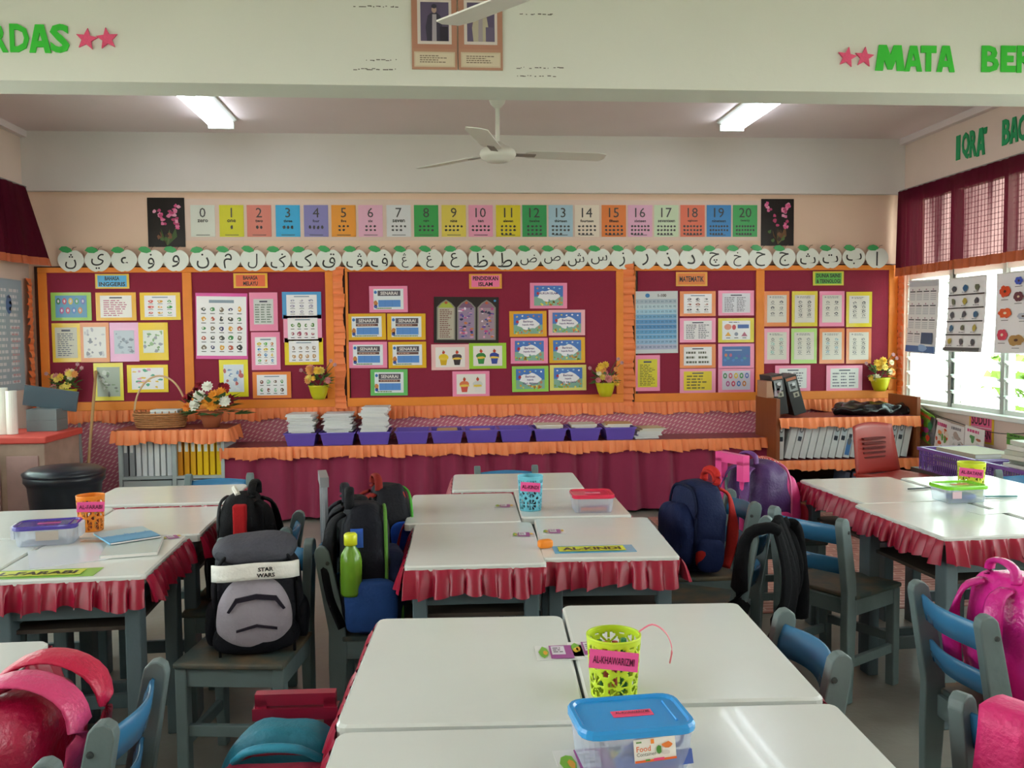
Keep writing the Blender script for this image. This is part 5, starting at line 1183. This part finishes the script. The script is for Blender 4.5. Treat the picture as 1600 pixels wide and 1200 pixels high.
def clear_plastic():
    M = bpy.data.materials.new('clear plastic'); M.use_nodes = True; n = M.node_tree; n.nodes.clear()
    o = n.nodes.new('ShaderNodeOutputMaterial'); tr = n.nodes.new('ShaderNodeBsdfTransparent'); df = n.nodes.new('ShaderNodeBsdfTranslucent'); d2 = n.nodes.new('ShaderNodeBsdfDiffuse'); gl = n.nodes.new('ShaderNodeBsdfGlossy'); gl.inputs['Roughness'].default_value = .1
    tr.inputs[0].default_value = (.93, .95, 1, 1); df.inputs[0].default_value = (.8, .84, .93, 1); d2.inputs[0].default_value = (.8, .84, .93, 1)
    a = n.nodes.new('ShaderNodeMixShader'); a.inputs[0].default_value = .5; b = n.nodes.new('ShaderNodeMixShader'); b.inputs[0].default_value = .36; c = n.nodes.new('ShaderNodeMixShader'); c.inputs[0].default_value = .08
    n.links.new(df.outputs[0], a.inputs[1]); n.links.new(d2.outputs[0], a.inputs[2]); n.links.new(tr.outputs[0], b.inputs[1]); n.links.new(a.outputs[0], b.inputs[2]); n.links.new(b.outputs[0], c.inputs[1]); n.links.new(gl.outputs[0], c.inputs[2]); n.links.new(c.outputs[0], o.inputs[0]); return M
M_clear = clear_plastic()
def rr_loop(w, d, rad, n=5):
    P = []
    for sx, sy, a0 in ((1, 1, 0), (-1, 1, 90), (-1, -1, 180), (1, -1, 270)):
        for k in range(n): a = radians(a0+90*k/(n-1)); P.append((sx*(w/2-rad)+rad*cos(a), sy*(d/2-rad)+rad*sin(a)))
    return P
def loft(loops, cap0=True, cap1=True):
    mb = MB(); n = len(loops[0][0]); vs = []; fs = []
    for P, z in loops: vs += [(x, y, z) for x, y in P]
    for j in range(len(loops)-1): fs += [(j*n+i, j*n+(i+1) % n, (j+1)*n+(i+1) % n, (j+1)*n+i) for i in range(n)]
    if cap0: fs.append(list(range(n))[::-1])
    if cap1: fs.append([(len(loops)-1)*n+i for i in range(n)])
    return mb.add(vs, fs)
def lunchbox(x, y, rz, w, d, h, lid, label, tagt='', tagc='f0507a'):
    r = empty('lidded_box', (x, y, ZD), radians(rz), label, 'box')
    loft([(rr_loop(w*.88, d*.86, .02), .002), (rr_loop(w*.90, d*.88, .022), .006), (rr_loop(w*.98, d*.97, .026), h-.006)], True, False).build('box_body', M_clear, r, smooth=False)
    m = mat('lid_'+lid, lid, .22, coat=.3)
    l = loft([(rr_loop(w*1.0, d*1.0, .027), h-.012), (rr_loop(w*1.02, d*1.02, .028), h-.010), (rr_loop(w*1.02, d*1.02, .028), h-.002), (rr_loop(w*.99, d*.985, .027), h+.003), (rr_loop(w*.93, d*.92, .025), h+.003), (rr_loop(w*.90, d*.88, .024), h-.001)], False, True).build('lid', m, r, smooth=False)
    MB().tube([(w*.36, -d*.28, h), (w*.36, d*.28, h)], .0022, 6).build('lid_rib', m, l)
    if tagt:
        t = MB().box(-w*.18, w*.18, -.011, .011, 0, .001).build('name_tag', paint(tagc, .5), r); t.location = (w*.02, 0, h-.0008)
        s = Sheet(w*.34, .02, None, -.001); s.text(tagt, .5, .5, .42, '5a1030', 1, .015, .9); q = s.build('printed_name', t); q.rotation_euler = (-pi/2, 0, 0); q.location = (0, 0, 0.0002)
    return r
bxA = lunchbox(.305, 1.395, 4, .188, .130, .078, '1f96e0', 'clear box with a bright blue lid tagged AL-KHAWARIZMI on the nearest desks', 'AL-KHAWARIZMI')
t = MB().box(-.034, .034, -.001, 0, -.018, .018).build('paper_label', paint('f4f2ea', .4), bxA); t.location = (.022, -.063, .046); t.rotation_euler = (radians(-4), radians(-3), 0)
s = Sheet(.068, .036, None, -.001); s.rect(0, 0, 1, .10, 'ef6a2a', 1); s.rect(.45, .03, .7, .14, 'f04a80', 2); s.rect(.25, .05, .36, .13, '5aa040', 2); s.text('Food', .22, .60, .24, 'e8702a', 2, .01, .34); s.text('Container', .28, .36, .16, '4a4038', 2, .0, .46); s.ell(.58, .5, .07, .18, '4a8a34', 2, 8, .3); s.ell(.80, .66, .12, .12, 'e8803a', 2, 9, .3); s.ell(.76, .34, .10, .10, 'd8d0c8', 2, 9, .2); s.rect(.40, .78, .48, .98, 'f08a30', 2); s.rect(.05, .86, .18, .93, '6a9a5a', 2); s.build('printed_front', t)
o = MB().box(-.062, .062, -.004, .004, 0, .022).build('ruler', paint('4f6ab8', .4), loc=(.335, 1.345, ZD+.01), rot=(radians(-15), radians(-3), radians(3))); tag(o, 'blue ruler inside the blue-lidded box', 'ruler')
o = MB().prism([(-.05, 0), (.03, 0), (.05, .035), (.0, .045)], -.003, .003).build('set_square', paint('5a70b4', .4), loc=(.32, 1.365, ZD+.014)); tag(o, 'blue set square inside the blue-lidded box', 'set square')
o = MB().tube([(.035, 0, .0), (.05, 0, .014), (.058, 0, 0), (.05, 0, -.012), (.038, 0, -.006)], .0035, 7).build('scissors', paint('4a62b0', .4), loc=(.325, 1.36, ZD+.05)); tag(o, 'blue scissors handle inside the blue-lidded box', 'scissors')
bxB = lunchbox(.600, 3.44, -2, .165, .15, .070, 'e02a50', 'clear box with a raspberry red lid on the far centre block', 'AL-KINDI', 'f88aa8')
for i, cc in enumerate(('f08a6a', '6a70c0', 'e4e0ea')):
    o = MB().tube([(-.05, 0, 0), (.05, 0, 0)], .007, 7).build('crayon', paint(cc, .5), loc=(.60+.012*i, 3.40+.02*i, ZD+.012)); tag(o, '%s crayon inside the red-lidded box' % ['orange', 'violet', 'white'][i], 'crayon')
bxC = lunchbox(-1.345, 3.13, 10, .20, .13, .068, '4a3a96', 'clear box with a purple lid on the left block', 'AL-FARABI', 'c8508a')
t = MB().box(-.035, .035, -.001, 0, -.015, .015).build('paper_label', paint('b0a49a', .5), bxC); t.location = (.01, -.063, .036)
for sx in (-1, 1): MB().box(-.005, .005, -.03, .03, 0.01, .055).build('clip', paint('dfe4ee', .3), bxC, loc=(sx*.105, 0, .012))
bxD = lunchbox(2.125, 3.44, 3, .19, .14, .068, '7fd622', 'clear box with a lime green lid on the right block', 'AL-BATANI', 'e89a6a')
o = MB().sbox(.12, .06, .03, e=3, n=8).build('pencil_pouch', paint('5a78c8', .5), smooth=True, loc=(2.13, 3.43, ZD+.005)); tag(o, 'blue pouch inside the green-lidded box', 'pouch')
t = MB().box(-.02, .02, -.001, 0, -.014, .014).build('paper_label', paint('d8b8c0', .5), bxD); t.location = (-.05, -.067, .035)

# small laminated name tags lying flat
def flat(name, px, py, w, d, rz, col, label, cat, group=None, z=ZD, t=.0008):
    c = on_z(px, py, z); o = MB().box(-w/2, w/2, -d/2, d/2, 0, t).build(name, mat('flat_'+col, col, .2, coat=.3)); o.location = (c.x, c.y, z); o.rotation_euler = (0, 0, radians(rz)); tag(o, label, cat, group); return o
def nametag(px, py, rz, label, k=1):
    o = flat('name_tag', px, py, .105*k, .088*k, rz, 'e8eae8', label, 'name tag', 'laminated name tags on the desks')
    s = Sheet(.105*k, .088*k, None, -.0008); s.rect(.30, .05, .78, .95, 'a04a94', 1); s.rect(.34, .30, .62, .88, 'e6e0ea', 2); s.lines(.36, .4, .60, .8, 3, '4a3a50', 3, words=2)
    s.ell(.16, .5, .10, .34, '7ab83a', 1, 8, .3); s.ell(.20, .45, .05, .16, 'e0a030', 2, 7, .2); s.ell(.86, .6, .07, .2, 'e0b82a', 2, 7, .3)
    q = s.build('printed_sheet', o); q.rotation_euler = (-pi/2, 0, 0)
nametag(874, 1020, -2, 'small purple and white name tag left of the lime green cup'); nametag(925, 1014, -2, 'small purple and white name tag behind the lime green cup')
nametag(925, 1192, 2, 'small purple and white name tag at the bottom edge, left of the seam', 1.1); nametag(1012, 1188, 0, 'small purple and white name tag at the bottom edge, under the blue-lidded box', 1.25)
nametag(788, 791, -4, 'small purple name tag left of the light blue cup', .8); nametag(817, 836, -4, 'small purple name tag on the far centre block, left of the seam', .8); nametag(865, 831, -4, 'small purple name tag on the far centre block, right of the seam', .8)
nametag(268, 840, 30, 'small blue-purple tag near the right edge of the left block', .7)
def strip(px, py, w, rz, bc, ic, text, label):
    o = flat('group_strip', px, py, w, .095, rz, bc, label, 'name strip'); s = Sheet(w, .095, None, -.0008); s.rect(.06, .18, .88, .85, ic, 1)
    if text: s.text(text, .47, .5, .40, '201a10', 2, .04, -.72)
    q = s.build('printed_sheet', o); q.rotation_euler = (-pi/2, 0, 0)
strip(928, 858, .265, -1.5, '5aaed8', 'd6e02a', 'AL-KINDI', 'blue strip with the yellow name AL-KINDI on the far centre block')
strip(55, 897, .36, 2, '8fca5a', 'd0d84a', 'AL-FARABI', 'green name strip near the front edge of the left block')
o = MB().sbox(.05, .03, .028, e=4, n=8).build('eraser', mat('orange rubber', 'f08a1e', .5), smooth=True, loc=on_z(852, 856, ZD)); o.rotation_euler = (0, 0, .3); tag(o, 'orange eraser at the seam of the far centre block', 'eraser')
# books on the left block
def booklet(px, py, w, d, rz, t, col, label, tiltx=0, z=ZD, prn=None):
    c = on_z(px, py, z); o = MB().box(-w/2, w/2, -d/2, d/2, 0, t).build('booklet', mat('cover_'+col, col, .3, coat=.2)); o.location = (c.x, c.y, z+.0005); o.rotation_euler = (tiltx, 0, radians(rz)); tag(o, label, 'book')
    MB().box(-w/2+.002, w/2+.0006, -d/2-.0006, d/2-.002, t*.12, t*.88).build('pages', M_paper, o)
    if prn: s = Sheet(w, d, None, -t); prn(s); q = s.build('printed_cover', o); q.rotation_euler = (-pi/2, 0, 0)
    return o
def bluec(s):
    s.rect(.0, .45, 1, 1, 'a9c4cc', 1); s.rect(0, 0, 1, .5, '4fa0cc', 1.5)
    for i in range(24): u = i/24; s.rect(u, .35, u+.03, .45+.12*rnd.random(), '4a9ac8', 2)
booklet(208, 858, .17, .235, 12, .012, 'bcc8c4', 'pale grey-green booklet lying under the blue one on the left block')
booklet(198, 838, .165, .20, 35, .006, '5aa4cc', 'blue-covered booklet propped open beside the orange cup', 0, ZD+.014, bluec)
o = flat('clear_sleeve', 105, 868, .22, .26, 25, 'dfe4e8', 'glossy clear plastic sleeve of papers beside the purple-lidded box', 'sleeve', None, ZD, .002)
o = flat('paper_scrap', 150, 846, .10, .03, -10, 'c8b8a4', 'crumpled scrap of paper in front of the orange cup', 'paper')
o = MB().tube([(-.07, 0, .004), (.07, 0, .004)], .004, 6).build('pen', paint('5a8a90', .4), loc=on_z(1563, 777, ZD)); o.rotation_euler = (0, 0, -.1); tag(o, 'teal pen lying right of the green-lidded box', 'pen')
o = MB().tube([(-.06, 0, .003), (.06, 0, .003)], .003, 6).build('pencil', paint('30343a', .5), loc=on_z(1437, 764, ZD)); o.rotation_euler = (0, 0, .15); tag(o, 'dark pencil lying behind the green-lidded box', 'pencil')
o = flat('plastic_wrap', 1545, 800, .14, .07, 10, 'e4e8e4', 'clear crinkled plastic wrap in front of the green-lidded box', 'plastic wrap')

# ------------------------------------------------------------------ right wall: posters, reading corner
def rposter(px, label, draw, tilt=0, bow=.015, base='f0f0f0', z=None):
    x0, y0, x1, y1 = px; X_ = XR-.075; a = on_x(x0, (y0+y1)/2, X_); b = on_x(x1, (y0+y1)/2, X_); c = on_x((x0+x1)/2, y0, X_); d = on_x((x0+x1)/2, y1, X_); w = a.y-b.y; h = c.z-d.z
    o = MB().grid(lambda u, v: Vector(((u-.5)*w, -bow*v*v*(1+.3*sin(3*u)), (.5-v)*h)), 8, 10).build('wall_poster', mat('card_'+base, base, .28, coat=.15), solid=.0015)
    o.location = (X_, (a.y+b.y)/2, (c.z+d.z)/2); o.rotation_euler = (0, radians(tilt), -pi/2); tag(o, label, 'poster', 'posters on the right windows')
    s = Sheet(w*.97, h*.97, None, -.002); draw(s)
    # follow the bow of the hanging sheet
    for i, p in enumerate(s.m.v): v = .5-p.z/h; s.m.v[i] = Vector((p.x, p.y-bow*v*v*1.3-.004, p.z))
    s.build('printed_sheet', o); MB().tube([(-w/2, -.002, h/2), (w/2, -.002, h/2)], .005, 6).build('top_rod', M_white, o); return o
def d1(s):
    s.rect(0, .93, 1, 1, 'c8ccd2', 1)
    for j in range(4):
        for i in range(4):
            if j == 3 and i > 1: continue
            u = .05+.24*i; v = .72-.2*j
            s.rect(u, v+.13, u+.19, v+.145, '3a3a44', 2)
            for q in range(4): s.rect(u, v+.02+.026*q, u+.19, v+.028+.026*q, 'a8adb8', 2)
            s.ell(u+.09, v+.165, .02, .012, 'b0889a', 2)
    s.rect(.53, .12, .92, .28, '3a5478', 2); s.rect(0, 0, 1, .09, '3a68a8', 1); s.ell(.6, .06, .16, .05, '8fb4e0', 2, 10, .2)
def d2(s):
    for j in range(5):
        v = .80-.185*j; s.rect(0, v-.03, 1, v-.012, '2a2a2c', 2)
        for i in range(3): u = .16+.32*i; s.ell(u, v+.07, .06, .045, ['4a4f58', '3a6a90', '6a705a', 'b0a040', '505058'][(i+j*2) % 5], 2, 8, .3); s.lines(u-.1, v, u+.1, v+.025, 1, '888890', words=3)
    s.rect(0, 0, 1, .045, '55575a', 3)
def d3(s):
    for i, (u, v, ru, rv, c) in enumerate(((.2, .78, .13, .075, 'e0502a'), (.5, .70, .11, .06, '6a3a44'), (.8, .70, .1, .06, 'c83a5a'), (.22, .50, .15, .065, 'e8602a'), (.62, .45, .13, .045, 'b8c0cc'), (.18, .22, .12, .075, 'd8405a'), (.5, .15, .18, .07, 'b08a50'), (.85, .22, .12, .06, 'd88a4a'), (.5, .9, .09, .05, '3a5ac0'), (.85, .92, .1, .04, 'b05a8a'), (.85, .48, .08, .05, 'c8502a'))):
        for q in range(6): a = q*pi/3; s.ell(u+ru*.55*cos(a), v+rv*.55*sin(a), ru*.5, rv*.5, c, 2+.02*q, 8, .2)
        s.ell(u, v, ru*.25, rv*.25, 'f0e0c0' if i % 2 else '4a2a20', 3); s.rect(u-.08, v-rv*1.5, u+.08, v-rv*1.5+.008, '666666', 2)
rposter((1420, 438, 1466, 552), 'calendar sheet hanging on the rearmost right window, blue foot', d1, 1.5)
rposter((1482, 433, 1541, 550), 'poster of small photographs between dark bars on the second right window', d2, 0, .03)
rposter((1557, 424, 1632, 552), 'poster of large coloured flowers on the third right window', d3, -.5)
# bunting of magazines
r_ = MB(); pts = [on_x(x, y, XR-.07) for x, y in ((1440, 634), (1462, 648), (1490, 658), (1520, 668), (1560, 677), (1600, 677), (1640, 672))]
o = r_.tube(pts, .003, 6).build('string', paint('30302c')); tag(o, 'dark string hung along the right wall under the sill', 'string')
def mag(px, col, draw, label, rot=0):
    x0, y0, x1, y1 = px; X_ = XR-.085; a = on_x(x0, (y0+y1)/2, X_); b = on_x(x1, (y0+y1)/2, X_); c = on_x((x0+x1)/2, y0, X_); d = on_x((x0+x1)/2, y1, X_); w = a.y-b.y; h = c.z-d.z
    o = MB().box(-w/2, w/2, -.005, 0, -h/2, h/2).build('magazine', mat('mag_'+col, col, .3)); o.location = (X_, (a.y+b.y)/2, (c.z+d.z)/2); o.rotation_euler = (0, radians(rot), -pi/2); tag(o, label, 'magazine', 'magazines hung on the string')
    s = Sheet(w*.96, h*.96, None, -.005); draw(s); s.build('printed_cover', o)
def mg(cols, title):
    def f(s):
        for i in range(14): s.ell(rnd.uniform(.1, .9), rnd.uniform(.08, .7), rnd.uniform(.08, .2), rnd.uniform(.05, .13), rnd.choice(cols), 1+.02*i, 8, .3)
        if title: s.lines(.08, .8, .92, .95, 1, title, 3, words=5, fill=.7)
    return f
mag((1432, 642, 1458, 688), '6fae3a', mg(['d8442c', '6fae3a', 'e8c83a', '3a8a5a', 'c04a8a'], 'e84a3a'), 'green and red magazine, leftmost on the string', 14)
mag((1452, 652, 1463, 694), '6a6a6c', mg(['5a5a5c', '77777a'], None), 'narrow grey cover beside the green magazine on the string', 16)
mag((1462, 656, 1484, 710), 'e9e4e0', mg(['d8562c', 'e08a4a', '6aa04a', 'e8d8c8'], 'd84a8a'), 'white magazine with an orange figure on the string', 6)
mag((1484, 664, 1507, 708), 'e4e2e0', mg(['c8c8c4', '8a8a88', 'e0dcd8', 'b8a49a'], '8a8a90'), 'white and grey magazine on the string', 4)
mag((1508, 668, 1538, 712), 'ecebe6', mg(['e8e4dc', '5aa05a', 'b86a4a', 'd8d8d0', '6a90c0'], 'd8508a'), 'white magazine with a green title, nearest the pink sign', 4)
mag((1574, 680, 1610, 698), '5f9a3c', mg(['5a9a3a', '3a6a3a', '88b860'], '2a3a2a'), 'flat green magazine at the right edge of the string', 2)
X_ = XR-.003; a = on_x(1515, 670, X_); b = on_x(1553, 670, X_); c = on_x(1534, 644, X_); d = on_x(1534, 692, X_); w = a.y-b.y; h = c.z-d.z
o = MB().box(-w/2, w/2, -.003, 0, -h/2, h/2).build('corner_sign', cardmat('e8c43a')); o.location = (X_, (a.y+b.y)/2, (c.z+d.z)/2); o.rotation_euler = (0, 0, -pi/2); tag(o, 'pink and yellow sign reading SUDUT BACAAN on the right wall', 'sign')
s = Sheet(w*.86, h*.88, None, -.003); s.rect(0, .0, 1, 1, 'f06a9a', 0); s.text('SUDUT', .5, .76, .34, '3a1a2c', 1, .03, -.92); s.text('BACAAN', .5, .26, .32, '5a1a3c', 1, .03, -.92); s.rect(0, .48, 1, .52, 'f0d0dc', 1); s.build('printed_sheet', o)
# purple baskets on a table along the right wall
r = empty('reading_table', (3.42, 5.05, 0), 0, 'low dark table along the right wall under the purple baskets', 'table')
MB().box(-.20, .30, -1.0, .72, .42, .45).build('table_top', paint('4a4440', .5), r)
for x in (-.17, .27):
    for y in (-.95, .66): MB().box(x-.025, x+.025, y-.025, y+.025, 0, .42).build('leg', paint('2c2c30', .6), r)
def crate(x, y, w, d, label):
    r = empty('book_basket', (x, y, .451), 0, label, 'basket', 'purple baskets of books'); m = mat('purple plastic light', '7d5aa8', .4)
    MB().box(-w/2, w/2, -d/2, d/2, 0, .006).build('base', m, r)
    g = MB()
    for s_ in (-1, 1):
        n_ = int(d/.022)
        for i in range(n_+1): y_ = -d/2+d*i/n_; g.box(s_*(w/2-.003)-.002, s_*(w/2-.003)+.002, y_-.004, y_+.004, .006, .14)
        n_ = int(w/.022)
        for i in range(n_+1): x_ = -w/2+w*i/n_; g.box(x_-.004, x_+.004, s_*(d/2-.003)-.002, s_*(d/2-.003)+.002, .006, .14)
        for z in (.05, .095): g.box(s_*(w/2-.003)-.002, s_*(w/2-.003)+.002, -d/2, d/2, z, z+.008); g.box(-w/2, w/2, s_*(d/2-.003)-.002, s_*(d/2-.003)+.002, z, z+.008)
    q = g.build('lattice_side', m, r); q['kind'] = 'stuff'
    g = MB()
    for s_ in (-1, 1): g.box(s_*w/2-.012, s_*w/2+.012, -d/2-.012, d/2+.012, .13, .15); g.box(-w/2, w/2, s_*d/2-.012, s_*d/2+.012, .13, .15)
    g.build('rim', m, r, bevel=0); return r
crate(3.42, 5.35, .40, .62, 'purple lattice basket of books nearer the corner, by the right wall')
crate(3.42, 4.62, .40, .72, 'purple lattice basket of books further from the corner, by the right wall')
for j in range(5): book('story_book', 3.42+rnd.uniform(-.02, .02), 5.35+rnd.uniform(-.02, .02), .460+.032*j, .28, .38, .03, ['2a2a34', 'd8d4c8', '8a9a5a', 'cfd0cc', 'b0a890'][j], rnd.uniform(-.12, .12), 'book lying in the purple basket nearer the corner, %s from the bottom' % ORD[j], 'books in the purple baskets')
for j in range(11): book('story_book', 3.42+rnd.uniform(-.02, .02), 4.62+rnd.uniform(-.02, .02), .460+.026*j, .30, .40, .024, ['2a2c40', 'd4d8cc', 'e0e0d8', 'a8b098', 'c8ccc0', 'dcdcd4', '8a948a', 'd8d8c8', 'c4c8b8', 'e4e4dc', 'ccd0c4'][j], rnd.uniform(-.15, .15), 'book in the taller stack in the second purple basket, %s from the bottom' % ORD[j], 'books in the purple baskets')

# ------------------------------------------------------------------ left back corner
# dark rubbish bin, broom and mop
c = on_y(98, 800, 5.9)
r = empty('rubbish_bin', (-2.36, 5.75, 0), 0, 'black plastic rubbish bin at the left in front of the pink wall', 'bin'); MK = mat('black bin plastic', '20242e', .3, .1, 10)
MB().lathe([(.17, 0), (.175, .01), (.215, .46), (.225, .48), (.235, .49), (.235, .53), (.222, .535), (.215, .49), (.205, .46), (.165, .02)], 36, cap=False).build('bin_body', MK, r, smooth=True)
MB().lathe([(.17, .003), (.17, .012)], 30).build('base', MK, r)
MB().lathe([(.238, .528), (.242, .545), (.20, .57), (.05, .585), (.0, .587)], 36, cap=False).build('lid', MK, r, smooth=True)
for i, (px0, py0, px1, py1, rr_, cc, lab, wid) in enumerate(((134, 775, 150, 580, .011, 'c49a68', 'wooden broom handle leaning on the left panel of the notice board', .2), (130, 770, 124, 662, .011, '8f9aa0', 'grey mop handle leaning beside the broom', .14))):
    top = on_y(px1, py1, YB-.05); bot = on_y(px0, py0, 6.55); d_ = (bot-top); bot = top+d_*(top.z-.12)/(top.z-bot.z)
    r = empty('broom' if i == 0 else 'mop', (bot.x, bot.y, 0), 0, lab, 'broom' if i == 0 else 'mop')
    MB().tube([Vector((0, 0, .12)), top-Vector((bot.x, bot.y, 0))], rr_, 8).build('handle', mat('stick_'+cc, cc, .5, .1, 20), r, smooth=True)
    MB().box(-wid/2, wid/2, -.02, .02, .09, .13).build('head', paint('4a6a9a' if i else 'b04a3a', .5), r, bevel=.004)
    g = MB()
    for k in range(60): x = -wid/2+wid*k/59; g.box(x-.002, x+.002, -.018+.036*(k % 3)/2, -.014+.036*(k % 3)/2, 0, .09)
    q = g.build('bristles', paint('a83a34' if i == 0 else 'c8c8c4', .8), r); q['kind'] = 'stuff'
# poster sheets over the left window end
def lsheet(y0, y1, z0, z1, label):
    w = y1-y0; h = z1-z0; o = MB().box(-w/2, w/2, -.004, 0, -h/2, h/2).build('wall_chart', cardmat('9fb0bc')); o.location = (XL+.004, (y0+y1)/2, (z0+z1)/2); o.rotation_euler = (0, 0, pi/2); tag(o, label, 'wall chart')
    s = Sheet(w*.96, h*.97, None, -.004); s.rect(0, 0, 1, 1, '9cb2be', 0); s.ell(.5, .78, .12, .1, '4a6a9a', 1, 9, .2); s.lines(.06, .04, .94, .94, 16, 'd8dce0', 1, .5, 2, 3); s.lines(.55, .04, .94, .6, 9, 'c8a0a8', 2, .3, 1, 3); s.build('printed_sheet', o)
lsheet(6.52, 6.95, 1.0, 1.82, 'pale blue wall chart with rows of text on the left wall')
# low cupboard at the left with red cloth, paper rolls and a folder
r = empty('side_cabinet', (-2.83, 6.25, 0), 0, 'narrow cabinet at the left edge draped with red cloth and flowered paper', 'cabinet')
MB().box(-.26, .26, -.28, .28, 0, .70).build('body', mat('flowered paper', 'a98a7c', .6, .35, 9), r, bevel=.004)
MB().box(-.28, .28, -.30, .30, .70, .745).build('cloth_top', mat('red cloth', 'd0483e', .6, .1, 10), r, bevel=.008)
for x in (-.12, .12): MB().box(x-.10, x+.10, -.29, -.281, .08, .62).build('door', mat('pinkish panel', 'b48c8a', .5, .2, 10), r, bevel=.003)
for i, (px, h_) in enumerate(((4, .31), (18, .29))):
    c = on_y(px, 640, 6.15); o = MB().lathe([(.035, 0), (.035, h_)], 16).build('paper_roll', mat('white paper roll', 'ece8e0', .5)); o.location = (c.x, 6.15, .747); tag(o, '%s white paper roll standing on the red cloth at the left edge' % ['left', 'right'][i], 'paper roll', 'white paper rolls')
o = MB().box(-.17, .17, -.012, .012, 0, .14).build('folder', paint('4a5a66', .5)); c = on_y(58, 600, 6.5); o.location = (-2.70, 6.38, .90); o.rotation_euler = (radians(10), radians(10), .2)
o = tag(o, 'dark folder on the grey cartons beside the far left flower pot', 'folder')
for j in range(2):
    o = MB().box(-.10, .10, -.09, .09, 0, .075).build('carton', paint('6c7478', .6)); o.location = (-2.72, 6.38, .747+.076*j); tag(o, '%s grey carton under the dark folder at the left' % ['lower', 'upper'][j], 'carton', 'grey cartons')
